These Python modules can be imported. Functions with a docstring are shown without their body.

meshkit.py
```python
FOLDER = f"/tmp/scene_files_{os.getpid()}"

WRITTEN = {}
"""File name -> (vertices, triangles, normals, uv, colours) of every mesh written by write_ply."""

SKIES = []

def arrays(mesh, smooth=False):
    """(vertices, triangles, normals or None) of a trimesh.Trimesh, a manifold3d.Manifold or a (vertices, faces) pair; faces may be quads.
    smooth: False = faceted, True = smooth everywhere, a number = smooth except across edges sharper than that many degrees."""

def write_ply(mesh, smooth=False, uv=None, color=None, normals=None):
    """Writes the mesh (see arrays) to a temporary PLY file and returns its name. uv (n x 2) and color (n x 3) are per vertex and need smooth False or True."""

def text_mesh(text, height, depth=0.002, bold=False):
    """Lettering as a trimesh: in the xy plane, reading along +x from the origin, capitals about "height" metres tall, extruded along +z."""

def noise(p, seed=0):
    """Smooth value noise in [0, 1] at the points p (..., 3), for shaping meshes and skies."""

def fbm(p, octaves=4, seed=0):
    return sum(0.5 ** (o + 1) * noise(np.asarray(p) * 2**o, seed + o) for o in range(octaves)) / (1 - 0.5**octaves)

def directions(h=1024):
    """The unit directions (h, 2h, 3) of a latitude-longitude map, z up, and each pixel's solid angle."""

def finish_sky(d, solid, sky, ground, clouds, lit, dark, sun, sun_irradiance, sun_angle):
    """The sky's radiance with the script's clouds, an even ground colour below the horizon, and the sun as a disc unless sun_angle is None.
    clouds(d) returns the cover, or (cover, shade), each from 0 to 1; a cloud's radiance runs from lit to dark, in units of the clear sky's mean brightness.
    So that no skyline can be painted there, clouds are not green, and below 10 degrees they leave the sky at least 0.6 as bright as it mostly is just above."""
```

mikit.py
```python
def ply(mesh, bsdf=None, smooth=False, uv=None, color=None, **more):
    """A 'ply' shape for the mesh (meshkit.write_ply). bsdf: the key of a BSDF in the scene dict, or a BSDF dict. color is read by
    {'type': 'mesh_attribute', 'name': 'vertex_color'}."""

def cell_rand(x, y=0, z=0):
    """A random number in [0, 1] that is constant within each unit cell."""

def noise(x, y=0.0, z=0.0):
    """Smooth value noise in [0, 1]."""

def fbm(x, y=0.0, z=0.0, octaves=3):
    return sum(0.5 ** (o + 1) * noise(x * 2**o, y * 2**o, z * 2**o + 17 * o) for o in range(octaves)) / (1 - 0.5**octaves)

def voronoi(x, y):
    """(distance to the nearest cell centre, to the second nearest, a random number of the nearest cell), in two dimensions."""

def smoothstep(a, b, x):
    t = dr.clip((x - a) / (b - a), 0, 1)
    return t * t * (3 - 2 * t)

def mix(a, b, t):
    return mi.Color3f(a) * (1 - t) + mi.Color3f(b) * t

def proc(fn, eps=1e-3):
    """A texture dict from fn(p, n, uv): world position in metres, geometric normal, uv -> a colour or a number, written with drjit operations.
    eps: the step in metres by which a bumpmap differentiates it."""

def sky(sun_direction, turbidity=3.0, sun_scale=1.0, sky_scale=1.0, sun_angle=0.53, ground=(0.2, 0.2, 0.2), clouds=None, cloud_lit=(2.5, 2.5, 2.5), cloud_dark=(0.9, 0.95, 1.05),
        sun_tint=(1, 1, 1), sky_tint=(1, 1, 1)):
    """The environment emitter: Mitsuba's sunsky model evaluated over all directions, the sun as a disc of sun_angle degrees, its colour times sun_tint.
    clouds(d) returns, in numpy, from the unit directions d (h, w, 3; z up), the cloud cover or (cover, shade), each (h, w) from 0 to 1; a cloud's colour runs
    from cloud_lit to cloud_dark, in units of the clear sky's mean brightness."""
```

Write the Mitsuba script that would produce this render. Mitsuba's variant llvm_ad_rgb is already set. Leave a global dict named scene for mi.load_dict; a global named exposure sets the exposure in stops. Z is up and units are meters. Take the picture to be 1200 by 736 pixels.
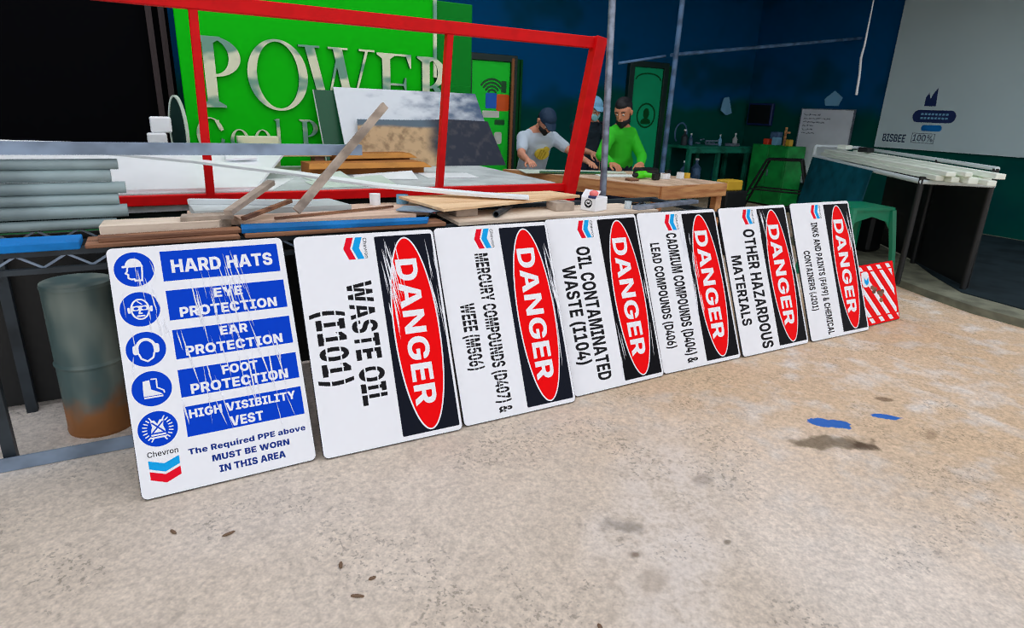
import math, random, glob
import numpy as np, trimesh, mitsuba as mi, drjit as dr
import manifold3d as m3
import shapely, shapely.affinity as aff
from shapely.geometry import Polygon, LineString, Point, box as sbox
from shapely.ops import unary_union
from PIL import Image, ImageDraw, ImageFont
import mikit, meshkit
from mikit import noise, fbm, smoothstep, mix

random.seed(7); rng = np.random.default_rng(7)
T4 = mi.ScalarTransform4f
scene, labels = {}, {}

# ---------------------------------------------------------------- camera, sky, exposure
PITCH, ROLL, PSI, FPX, CAMZ = 0.3231106, 0.0395994, 0.5221222, 724.48, 1.38128
_F = np.array([math.sin(PSI) * math.cos(PITCH), math.cos(PSI) * math.cos(PITCH), -math.sin(PITCH)])
_R = np.array([math.cos(PSI), -math.sin(PSI), 0.0]); _U = np.cross(_R, _F)
_UP = -math.sin(ROLL) * _R + math.cos(ROLL) * _U
CAM = np.array([0, 0, CAMZ])
scene['camera'] = {'type': 'perspective', 'fov': math.degrees(2 * math.atan(600 / FPX)), 'fov_axis': 'x', 'near_clip': 0.05, 'far_clip': 200.0,
                   'to_world': T4().look_at(origin=CAM.tolist(), target=(CAM + _F).tolist(), up=_UP.tolist())}
def overcast(d):
    n = meshkit.fbm(d * [2.0, 2.0, 4.0] + 3.0, octaves=4, seed=5)
    return np.clip(0.95 + 0 * n, 0, 1), np.clip(0.25 + 0.8 * (n - 0.5), 0, 1)
scene['sky'] = mikit.sky((-0.3, -0.6, 0.75), turbidity=4.0, sun_scale=0.0, sky_scale=1.0, ground=(0.45, 0.43, 0.40), clouds=overcast,
                         cloud_lit=(1.9, 1.92, 2.0), cloud_dark=(1.25, 1.3, 1.4))
exposure = 2.4

# ---------------------------------------------------------------- helpers
def lin(*c):
    c = np.array(c, float) / 255
    return [float(x) for x in np.where(c <= 0.04045, c / 12.92, ((c + 0.055) / 1.055) ** 2.4)]

def tex(c):
    return {'type': 'rgb', 'value': list(map(float, c))} if isinstance(c, (list, tuple)) else c

def mat(key, c, rough=0.5, metallic=0.0, clearcoat=0.0, spec=0.5, bump=None, bscale=1.0):
    b = {'type': 'principled', 'base_color': tex(c), 'roughness': rough, 'metallic': metallic, 'specular': spec, 'clearcoat': clearcoat, 'clearcoat_gloss': 0.9}
    if bump is not None:
        b = {'type': 'bumpmap', 'arbitrary': bump, 'scale': bscale, 'bsdf': b}
    scene['mat-' + key] = {'type': 'twosided', 'bsdf': b}
    return key

used = {}
def num(key):
    n = used.get(key, 0); used[key] = n + 1
    return key if n == 0 else f'{key}_{n:03d}'

def thing(name, label, cat, group=None):
    k = num(name); labels[k] = {'label': label, 'category': cat}
    if group: labels[k]['group'] = group
    return k

PLY = {}
def put(name, mesh, bsdf, parent=None, smooth=False, T=None, label=None, cat=None, kind=None, group=None, share=None):
    """one entry of the scene; mesh a trimesh, manifold or a ready ply dict"""
    key = num(name if parent is None else parent + '__' + name)
    if isinstance(mesh, dict): d = dict(mesh)
    elif share is not None and share in PLY: d = dict(PLY[share])
    else:
        d = mikit.ply(mesh() if callable(mesh) and not hasattr(mesh, 'to_mesh') else mesh, 'mat-' + bsdf, smooth=smooth)
        if share is not None: PLY[share] = dict(d)
    d['bsdf'] = {'type': 'ref', 'id': 'mat-' + bsdf}
    if T is not None: d['to_world'] = T4(np.asarray(T, float).tolist())
    scene[key] = d
    e = {}
    if label: e['label'] = label
    if cat: e['category'] = cat
    if kind: e['kind'] = kind
    if group: e['group'] = group
    if e: labels[key] = e
    return key

def cat_(*ms): return trimesh.util.concatenate([m for m in ms if m is not None])

def fr(o, ex, ey, ez):
    m = np.eye(4); m[:3, 0] = ex; m[:3, 1] = ey; m[:3, 2] = ez; m[:3, 3] = o
    return m
def unit(v): v = np.asarray(v, float); return v / np.linalg.norm(v)

def bx(lo, hi, ch=0.0):
    lo, hi = np.minimum(lo, hi).astype(float), np.maximum(lo, hi).astype(float)
    if ch <= 0:
        m = trimesh.creation.box(hi - lo); m.apply_translation((lo + hi) / 2); return m
    pts = []
    for sx in (0, 1):
        for sy in (0, 1):
            for sz in (0, 1):
                c = np.array([hi[0] if sx else lo[0], hi[1] if sy else lo[1], hi[2] if sz else lo[2]])
                for a in range(3):
                    p = c.copy(); s = (sx, sy, sz)
                    for b in range(3):
                        if b != a: p[b] += -ch if s[b] else ch
                    pts.append(p)
    return trimesh.convex.convex_hull(np.array(pts))

def beam(p0, p1, w, h, up=(0, 0, 1), ch=0.0):
    """bar of section w (sideways) x h (along up) from p0 to p1"""
    p0, p1 = np.asarray(p0, float), np.asarray(p1, float)
    ez = unit(p1 - p0); up = np.asarray(up, float)
    if abs(ez @ unit(up)) > 0.99: up = np.array([0, 1.0, 0])
    ex = unit(np.cross(up, ez)); ey = np.cross(ez, ex)
    m = bx([-w / 2, -h / 2, 0], [w / 2, h / 2, np.linalg.norm(p1 - p0)], ch)
    m.apply_transform(fr(p0, ex, ey, ez)); return m

def tube(p0, p1, r, n=14, hollow=0.0):
    p0, p1 = np.asarray(p0, float), np.asarray(p1, float)
    L = np.linalg.norm(p1 - p0)
    m = trimesh.creation.annulus(r_min=r - hollow, r_max=r, height=L, sections=n) if hollow else trimesh.creation.cylinder(r, L, sections=n)
    ez = unit(p1 - p0); ex = unit(np.cross([0.3, 1, 0.2], ez)); ey = np.cross(ez, ex)
    m.apply_transform(fr((p0 + p1) / 2, ex, ey, ez)); return m

def hose(pts, r, n=8):
    p = np.asarray(pts, float); out = []
    t = np.gradient(p, axis=0); t /= np.linalg.norm(t, axis=1, keepdims=True)
    ref = np.array([0.31, 0.22, 0.92]); rings = []
    rr = np.broadcast_to(r, (len(p),))
    for i in range(len(p)):
        a = unit(np.cross(t[i], ref)); b = np.cross(t[i], a)
        an = np.arange(n) * 2 * np.pi / n
        rings.append(p[i] + rr[i] * (np.cos(an)[:, None] * a + np.sin(an)[:, None] * b))
    v = np.vstack(rings + [p[:1], p[-1:]]); f = []
    for i in range(len(p) - 1):
        for j in range(n):
            a, b, c, d = i * n + j, i * n + (j + 1) % n, (i + 1) * n + (j + 1) % n, (i + 1) * n + j
            f += [[a, b, c], [a, c, d]]
    e0, e1 = len(v) - 2, len(v) - 1
    for j in range(n):
        f.append([e0, (j + 1) % n, j]); f.append([e1, (len(p) - 1) * n + j, (len(p) - 1) * n + (j + 1) % n])
    return trimesh.Trimesh(v, f, process=False)

def ext(g, depth, z0=0.0, T=None):
    """shapely geometry extruded along +z"""
    gs = [q for q in getattr(g, 'geoms', [g]) if q.geom_type == 'Polygon' and q.area > 1e-9]
    m = trimesh.util.concatenate([trimesh.creation.extrude_polygon(q, depth, engine='earcut') for q in gs])
    m.apply_translation([0, 0, z0])
    if T is not None: m.apply_transform(T)
    return m

def slab(corners, th, dn=(0, 0, -1)):
    """flat polygon of 3-D corners with thickness th towards dn"""
    c = np.asarray(corners, float); dn = unit(dn); k = len(c)
    v = np.vstack([c, c + dn * th])
    f = [[0, i, i + 1] for i in range(1, k - 1)] + [[k, k + i + 1, k + i] for i in range(1, k - 1)]
    for i in range(k):
        j = (i + 1) % k; f += [[i, k + i, k + j], [i, k + j, j]]
    m = trimesh.Trimesh(v, f, process=False); m.fix_normals(); return m

def rrect(x0, y0, x1, y1, r):
    return sbox(x0 + r, y0 + r, x1 - r, y1 - r).buffer(r, quad_segs=6) if r > 0 else sbox(x0, y0, x1, y1)
def ellipse(cx, cy, rx, ry, n=24): return aff.scale(Point(cx, cy).buffer(1, quad_segs=n), rx, ry)

FONT = glob.glob('/opt/blender-*/*/datafiles/fonts/Inter.woff2')[0]
def glyphs(text, weight=800, size=110):
    f = ImageFont.truetype(FONT, size)
    try: f.set_variation_by_axes([14, weight])
    except Exception: pass
    x0, y0, x1, y1 = f.getbbox(text, anchor='ls')
    im = Image.new('L', (x1 - x0 + 8, y1 - y0 + 8))
    ImageDraw.Draw(im).text((4 - x0, 4 - y0), text, 255, f, anchor='ls')
    on = np.pad(np.asarray(im) > 127, ((0, 0), (1, 1))).astype(np.int8)
    rows, st = np.nonzero(np.diff(on, axis=1) == 1); en = np.nonzero(np.diff(on, axis=1) == -1)[1]
    g = shapely.union_all(shapely.box(st, -rows - 1, en, -rows)).buffer(0.6).buffer(-0.6).simplify(0.6)
    s = 1 / (0.727 * size)
    return aff.affine_transform(g, [s, 0, 0, s, 0, (4 - y0) * s])
def text(t, x0, x1, y0, cap, weight=800, letter_gaps=()):
    """lettering with baseline y0, caps 'cap' tall, stretched to run from x0 to x1"""
    g = glyphs(t, weight); b = g.bounds
    g = aff.affine_transform(g, [(x1 - x0) / (b[2] - b[0]), 0, 0, cap, x0 - b[0] * (x1 - x0) / (b[2] - b[0]), y0])
    for a, h in letter_gaps: g = g.difference(sbox(x0 - 1, y0 + cap * (a - h / 2), x1 + 1, y0 + cap * (a + h / 2)))
    return g

# ---------------------------------------------------------------- materials
def stain(p, cx, cy, a, rx, ry, wob=0.35, f=9.0):
    ca, sa = math.cos(a), math.sin(a)
    u = ((p.x - cx) * ca + (p.y - cy) * sa) / rx; w = (-(p.x - cx) * sa + (p.y - cy) * ca) / ry
    d = dr.sqrt(u * u + w * w) + wob * (fbm(p.x * f, p.y * f, 3.3) - 0.5) * 2
    return d
def floor_color(p, n, uv):
    big = fbm(p.x * 0.9 + 4, p.y * 0.9, 1.0, octaves=3); mid = fbm(p.x * 9, p.y * 9, 2.0, octaves=4); fine = fbm(p.x * 70, p.y * 70, 5.0, octaves=3)
    c = mix(lin(200, 186, 170), lin(218, 209, 200), smoothstep(0.3, 0.7, big))
    c = mix(c, mi.Color3f(lin(192, 162, 126)), 0.8 * smoothstep(1.2, 3.2, p.x + 0.5 * p.y - 0.6) * smoothstep(0.05, 0.6, mid))
    c = c * (0.92 + 0.16 * mid) * (0.76 + 0.48 * fine) * (0.90 + 0.20 * noise(p.x * 190, p.y * 190, 2.0))
    pale_patch = 1 - smoothstep(0.3, 1.25, stain(p, 1.45, 1.35, 0.9, 0.75, 0.25, 0.9, 5.0))  # pale area mixed into the floor colour
    c = mix(c, mi.Color3f(lin(222, 216, 212)), 0.45 * pale_patch * smoothstep(0.2, 0.8, fine * 0.5 + mid * 0.6))
    pit = smoothstep(0.62, 0.72, fbm(p.x * 90, p.y * 90, 8.0, octaves=3)) * smoothstep(0.45, 0.7, fbm(p.x * 5, p.y * 5, 4.0))
    c = c * (1 - 0.35 * pit)
    for cx, cy, a, rx, ry, k, col in ((2.50, 1.42, -0.45, 0.20, 0.07, 0.75, (88, 74, 52)), (2.62, 1.33, -0.2, 0.07, 0.045, 0.8, (70, 52, 36)), (1.28, 1.37, -0.4, 0.09, 0.065, 0.6, (120, 112, 104)),
                                      (3.19, 1.58, -0.5, 0.06, 0.03, 0.7, (96, 70, 48)), (3.02, 1.26, 0.3, 0.06, 0.03, 0.4, (110, 84, 60)), (1.75, 1.45, 0.3, 0.05, 0.04, 0.4, (120, 110, 104)),
                                      (1.20, 1.12, 0.3, 0.08, 0.05, 0.35, (140, 124, 108)), (1.22, 1.24, 0.0, 0.03, 0.02, 0.7, (96, 74, 58)), (1.55, 1.15, 0.0, 0.02, 0.015, 0.7, (96, 84, 68))):
        c = mix(c, mi.Color3f(lin(*col)), k * (1 - smoothstep(0.35, 1.15, stain(p, cx, cy, a, rx, ry, 1.1, 17.0))))
    for cx, cy, a, rx, ry in ((2.665, 1.54, -0.62, 0.115, 0.052), (3.00, 1.455, -0.65, 0.075, 0.032)):
        c = mix(c, mi.Color3f(lin(0, 92, 178)), 0.95 * (1 - smoothstep(0.82, 0.95, stain(p, cx, cy, a, rx, ry, 0.6, 24.0))))
    return c
mat('concrete', mikit.proc(floor_color), 0.85, spec=0.3, bump=mikit.proc(lambda p, n, uv: fbm(p.x * 40, p.y * 40, 1.0, octaves=4) * 0.008 + fbm(p.x * 6, p.y * 6, 1.0) * 0.02), bscale=1.0)
def speck(c, amt=0.25, f=6.0, c2=None):
    a, b = mi.Color3f(c), mi.Color3f(c2 or [x * (1 - amt) for x in c])
    return mikit.proc(lambda p, n, uv: mix(c, c2 or [x * (1 - 2 * amt) for x in c], smoothstep(0.3, 0.75, fbm(p.x * f, p.y * f, p.z * f, octaves=4))))
def grain(c, c2, fx, fy, fz):
    return mikit.proc(lambda p, n, uv: mix(c, c2, smoothstep(0.25, 0.8, fbm(p.x * fx, p.y * fy, p.z * fz, octaves=4))))
mat('sign_white', lin(236, 238, 243), 0.45, spec=0.15)
mat('sign_black', [0.002, 0.002, 0.004], 0.35, spec=0.07)
mat('sign_navy', [0.002, 0.004, 0.012], 0.3, spec=0.10)
mat('sign_red', [0.88, 0.001, 0.003], 0.5, spec=0.06)
mat('sign_blue', [0.0005, 0.052, 0.58], 0.5, spec=0.06)
mat('cyan', [0.004, 0.36, 0.80], 0.5, spec=0.1)
mat('crimson', [0.80, 0.002, 0.02], 0.5, spec=0.1)
mat('ink', [0.004, 0.004, 0.006], 0.5, spec=0.15)
mat('ink_blue', lin(6, 48, 128), 0.5, spec=0.1)
mat('sign_edge', lin(34, 38, 44), 0.6, spec=0.2)
mat('film', lin(236, 238, 244), 0.12, clearcoat=1.0)  # opaque white in place of glare on the clear film
mat('red_paint', speck([0.76, 0.004, 0.006], 0.05, 14.0), 0.45, spec=0.15)
mat('steel_grey', speck(lin(146, 166, 190), 0.22, 8.0), 0.4, metallic=0.35)
mat('steel_dark', speck(lin(52, 62, 70), 0.25, 8.0), 0.5, metallic=0.3)
mat('galvanised', speck(lin(150, 160, 178), 0.25, 18.0), 0.35, metallic=0.5)
mat('pole_blue', speck(lin(84, 120, 160), 0.3, 10.0), 0.4)
mat('pvc_grey', speck(lin(150, 170, 172), 0.18, 6.0), 0.4)
mat('sheet_white', speck(lin(238, 242, 244), 0.04, 3.0), 0.35)
mat('sheet_grey', speck(lin(196, 204, 204), 0.12, 5.0), 0.5)
mat('sheet_green', speck(lin(206, 222, 208), 0.08, 5.0), 0.45)
mat('strip_pale', lin(214, 220, 222), 0.4)
mat('ply_light', grain(lin(232, 200, 158), lin(196, 152, 108), 3, 30, 30), 0.6)
mat('ply_pink', grain(lin(224, 196, 174), lin(190, 158, 136), 3, 26, 26), 0.6)
mat('ply_pale', grain(lin(222, 206, 186), lin(186, 166, 146), 3, 22, 22), 0.65)
mat('timber_brown', grain(lin(150, 104, 74), lin(84, 50, 34), 3, 40, 40), 0.65)
mat('timber_grey', grain(lin(182, 166, 150), lin(128, 114, 102), 14, 14, 14), 0.7)
mat('timber_bench', grain(lin(214, 158, 104), lin(168, 104, 60), 5, 5, 34), 0.55)
mat('timber_top', grain(lin(216, 190, 164), lin(176, 146, 120), 20, 6, 6), 0.6)
mat('blue_plank', speck(lin(20, 120, 196), 0.2, 6.0), 0.5, spec=0.15)
mat('cardboard', speck(lin(198, 132, 56), 0.14, 6.0), 0.8)
mat('cardboard_dark', speck(lin(160, 98, 40), 0.14, 6.0), 0.8)
mat('green_sign', [0.002, 0.56, 0.004], 0.5, spec=0.08)
mat('green_end_shaded', [0.003, 0.25, 0.02], 0.5, spec=0.08)  # sign green darkened to paint the shade on its right end
mat('green_dark_board', lin(6, 84, 52), 0.4)
mat('letter_face', mikit.proc(lambda p, n, uv: mix(lin(222, 228, 196), lin(110, 160, 140), smoothstep(0.42, 0.62, fbm(p.x * 4, 2.0, p.z * 6.0)))), 0.3, metallic=0.3)
mat('letter_side', lin(14, 78, 56), 0.3, metallic=0.2)
def silver(p, n, uv):
    a = fbm(p.x * 9, p.y * 9, p.z * 14, octaves=4)
    return mix(lin(226, 234, 240), lin(70, 96, 128), smoothstep(0.35, 0.95, 0.7 * a + 0.42 * (p.x - 1.9)))
mat('silver_foil', mikit.proc(silver), 0.45, metallic=0.15)
def rusty(p, n, uv):
    a = fbm(p.x * 2.6 + 3, p.y * 2, p.z * 5, octaves=4); b = fbm(p.x * 20, p.y * 20, p.z * 16, octaves=3)
    c = mix(lin(198, 166, 124), lin(150, 120, 84), smoothstep(0.4, 0.8, b))
    c = mix(c, lin(86, 106, 120), smoothstep(1.155, 1.185, p.z + 0.05 * (a - 0.5)))
    k = smoothstep(2.25, 2.42, p.x + 0.25 * (a - 0.5))
    return mix(c, mix(lin(14, 28, 50), lin(60, 60, 68), smoothstep(0.5, 0.85, b)), k)
mat('weathered_board', mikit.proc(rusty), 0.5)
mat('door_green', [0.02, 0.86, 0.05], 0.5, spec=0.1)
mat('door_teal', [0.008, 0.46, 0.20], 0.5, spec=0.1)
mat('frame_dark', lin(10, 44, 40), 0.4)
mat('frame_green', lin(8, 84, 40), 0.6, spec=0.1)
mat('sticker_green', lin(14, 92, 40), 0.5)
mat('sticker_orange', lin(240, 96, 20), 0.5)
mat('sticker_blue', lin(20, 110, 220), 0.5)
mat('sticker_white', lin(232, 240, 226), 0.5)
mat('wall_dark', mikit.proc(lambda p, n, uv: mix(mix([0.001, 0.085, 0.066], [0.001, 0.085, 0.25], smoothstep(1.45, 1.75, p.z + 0.8 * (fbm(p.x, p.y, p.z) - 0.5))), [0.001, 0.05, 0.055], 0.7 * smoothstep(0.45, 0.8, fbm(p.x * 1.5, p.y * 1.5, p.z * 1.5)))), 0.8, spec=0.05)
mat('ceiling_dark', [0.012, 0.03, 0.05], 0.7)
mat('unlit_wall', [0.003, 0.003, 0.004], 0.9, spec=0.03)  # near black stands for the dark of the unlit room
mat('post_brown', lin(46, 30, 32), 0.6)
mat('pole_brown', lin(150, 92, 50), 0.6)
mat('cabinet_green', speck([0.008, 0.42, 0.07], 0.25, 4.0), 0.45)
mat('shelf_green', speck(lin(20, 128, 104), 0.25, 6.0), 0.5)
mat('black_metal', lin(10, 14, 16), 0.5)
mat('banner', lin(196, 218, 222), 0.5, spec=0.2)
mat('whiteboard', speck(lin(232, 240, 250), 0.08, 3.0), 0.35)
mat('board_ink', lin(20, 52, 84), 0.5)
mat('frame_white', lin(206, 218, 220), 0.4)
mat('profile_white', lin(230, 238, 226), 0.4)
mat('teal_panel', speck(lin(16, 92, 112), 0.25, 5.0), 0.4, spec=0.2)
mat('chair_green', lin(14, 128, 92), 0.35)
mat('rust_drum', mikit.proc(lambda p, n, uv: mix(mix(lin(74, 98, 98), lin(128, 140, 132), smoothstep(0.4, 0.7, fbm(p.x * 8, p.y * 8, p.z * 3))), lin(150, 96, 50), smoothstep(0.22, 0.06, p.z + 0.2 * (fbm(p.x * 12, p.y * 12, p.z * 12) - 0.5)))), 0.5)
mat('white_plastic', lin(238, 240, 244), 0.3)
mat('pink_plastic', lin(236, 120, 118), 0.4)
mat('navy_plastic', lin(24, 44, 96), 0.4)
mat('lime_plastic', [0.10, 0.78, 0.02], 0.3)
mat('yellow_plastic', lin(214, 172, 50), 0.4)
mat('orange_red', lin(226, 66, 34), 0.4)
mat('clear_plastic', lin(190, 204, 210), 0.15, clearcoat=1.0)
mat('skin', lin(214, 150, 120), 0.5)
mat('skin_tan', lin(206, 138, 104), 0.5)
mat('shirt_white', lin(196, 212, 226), 0.8)
mat('shirt_green', [0.03, 0.55, 0.015], 0.8)
mat('shirt_dark', lin(20, 40, 52), 0.8)
mat('print_yellow', lin(214, 190, 60), 0.7)
mat('trousers', lin(24, 34, 58), 0.85)
mat('hair', lin(12, 14, 20), 0.6)
mat('cap_navy', lin(16, 48, 76), 0.7)
mat('cap_pale', lin(120, 180, 214), 0.7)
mat('mask_black', lin(12, 18, 22), 0.7)
mat('mask_pale', lin(150, 214, 220), 0.7)
mat('eye_white', lin(230, 228, 222), 0.3)
mat('shoe', lin(30, 30, 34), 0.6)
mat('dark_floor', speck(lin(26, 40, 46), 0.25, 5.0), 0.7, spec=0.2)
mat('pebble', lin(110, 86, 66), 0.8)
mat('slab_concrete', speck(lin(120, 122, 104), 0.25, 7.0), 0.85)

# ---------------------------------------------------------------- the setting
def S(name, mesh, m, **k): return put(name, mesh, m, kind='structure', **k)
S('floor', slab([(-9, -9, 0), (14, -9, 0), (14, 9, 0), (-9, 9, 0)], 0.15), 'concrete')
S('wall_back', bx([0.24, 7.98, 0], [9.3, 8.12, 3.5]), 'wall_dark')
S('wall_inner', bx([-4.0, 6.30, 0], [0.24, 6.42, 3.5]), 'unlit_wall')  # black wall put in for the dark void of the left opening
S('wall_corner', bx([0.14, 6.30, 0], [0.24, 8.0, 3.5]), 'unlit_wall')
S('wall_left', bx([-4.1, 1.6, 0], [-4.0, 6.4, 3.5]), 'unlit_wall')
S('wall_right', bx([9.2, 1.2, 0], [9.34, 8.1, 3.5]), 'wall_dark')
ce = S('ceiling', ext(Polygon([(-4.1, 8.12), (-4.1, 7.0), (4.7, 7.0), (4.7, 2.5), (9.34, 2.5), (9.34, 8.12)]), 0.1, 3.4), 'ceiling_dark')  # unseen roof, outline shaped to let light in left and darken right
for x in (-2.6, -0.8, 1.0, 2.8, 4.78, 6.4, 8.2):
    put('rafter', bx([x - 0.04, 7.05 if x < 4.65 else 2.55, 3.26], [x + 0.04, 8.0, 3.4]), 'steel_dark', ce)
S('trim_1', slab([(9.2, 5.4, 0.06), (6.3, 4.6, 0.06), (5.85, 3.5, 0.06), (5.62, 2.93, 0.06), (5.48, 2.57, 0.06), (5.36, 2.2, 0.06), (5.30, 1.2, 0.06), (9.2, 1.2, 0.06)], 0.06), 'slab_concrete')
put('dark_floor_sheet', slab([(7.6, 4.3, 0.066), (6.76, 3.5, 0.066), (6.09, 2.89, 0.066), (5.70, 2.45, 0.066), (5.55, 1.3, 0.066), (9.1, 1.3, 0.066), (9.1, 4.3, 0.066)], 0.0055), 'dark_floor', label='added black sheet standing in for the darkened floor under the tubular bench', cat='mat')  # added sheet, its black stands for the darkened floor here
# door 1: bright green door with stickers; door 2: teal one with a round emblem
def door(n, x0, x1, z1, leafm):
    d = num(f'door_{n}'); labels[d] = {'kind': 'structure'}
    put('leaf', bx([x0, 7.93, 0.02], [x1, 7.97, z1]), leafm, d)
    for a, b in ((x0 - 0.10, x0 - 0.005), (x1 + 0.005, x1 + 0.10)):
        put('jamb', bx([a, 7.90, 0], [b, 7.98, z1 + 0.09], 0.004), 'frame_dark', d)
    put('lintel', bx([x0 - 0.10, 7.90, z1 + 0.005], [x1 + 0.10, 7.98, z1 + 0.09], 0.004), 'frame_dark', d)
    put('edge_strip', bx([x1 + 0.10, 7.91, 0], [x1 + 0.14, 7.98, z1 + 0.05]), 'frame_green', d)
    put('edge_strip', bx([x1 + 0.17, 7.93, 0], [x1 + 0.20, 7.98, z1 + 0.05]), 'frame_green', d)
    return d
WALLT = lambda x, z, y=7.93: fr((x, y, z), (1, 0, 0), (0, 0, 1), (0, -1, 0))
d1 = door(1, 3.80, 4.38, 1.95, 'door_green')
arcs = unary_union([LineString([(r * math.cos(a), r * math.sin(a)) for a in np.linspace(math.radians(38), math.radians(142), 16)]).buffer(0.014) for r in (0.07, 0.115, 0.16, 0.205)])
put('sticker_waves', ext(arcs, 0.003, 0, WALLT(4.11, 1.52)), 'sticker_green', d1, label='dark green wave arcs printed on the door')
put('sticker_screen', ext(rrect(-0.085, -0.10, 0.085, 0.10, 0.02), 0.003, 0, WALLT(4.10, 1.45)), 'sticker_blue', d1, label='small blue square sticker')
put('sticker_radio', ext(unary_union([rrect(-0.10, -0.12, 0.10, 0.10, 0.03)]), 0.003, 0, WALLT(4.28, 1.44)), 'sticker_orange', d1, label='orange sticker')
put('sticker_aerial', ext(rrect(-0.04, 0.0, 0.04, 0.15, 0.01), 0.003, 0, WALLT(4.29, 1.56)), 'sticker_green', d1)
put('sticker_band', ext(rrect(-0.13, -0.04, 0.13, 0.05, 0.01), 0.003, 0, WALLT(4.10, 1.27)), 'sticker_white', d1)
put('sticker_tag', ext(rrect(-0.08, -0.035, 0.08, 0.035, 0.02), 0.003, 0, WALLT(4.24, 1.17)), 'sticker_green', d1)
put('sticker_label', ext(rrect(-0.06, -0.08, 0.06, 0.08, 0.03), 0.003, 0, WALLT(4.22, 0.96)), 'sticker_white', d1)
put('handle', bx([3.84, 7.885, 0.98], [3.88, 7.93, 1.12], 0.006), 'steel_grey', d1)
d2 = door(2, 6.54, 7.12, 2.03, 'door_teal')
ring = Point(0, 0).buffer(0.19, quad_segs=16).difference(Point(0, 0).buffer(0.165, quad_segs=16))
put('emblem_ring', ext(unary_union([ring, ellipse(0, 0.03, 0.06, 0.08), ellipse(0, -0.10, 0.10, 0.06).intersection(sbox(-1, -0.13, 1, 1))]), 0.003, 0, WALLT(6.86, 1.33)), 'frame_green', d2)
put('arch_line', ext(LineString([(0.25 * math.cos(a), 0.10 * math.sin(a)) for a in np.linspace(0.1, math.pi - 0.1, 20)]).buffer(0.01), 0.003, 0, WALLT(6.84, 1.85)), 'frame_green', d2)
# slim posts at the dark opening on the left
for x in (0.10, 0.19):
    put('door_post', bx([x - 0.022, 6.20, 0], [x + 0.022, 6.26, 3.3]), 'post_brown', label='thin dark brown post at the left edge of the green sign, ' + ('farther from it' if x < 0.15 else 'nearer to it'), cat='post')
p = put('round_pole', tube((4.30, 7.70, 0), (4.41, 7.90, 2.0), 0.022), 'pole_brown', smooth=40, label='thin brown wooden pole leaning beside the bright green door', cat='pole')

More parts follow.
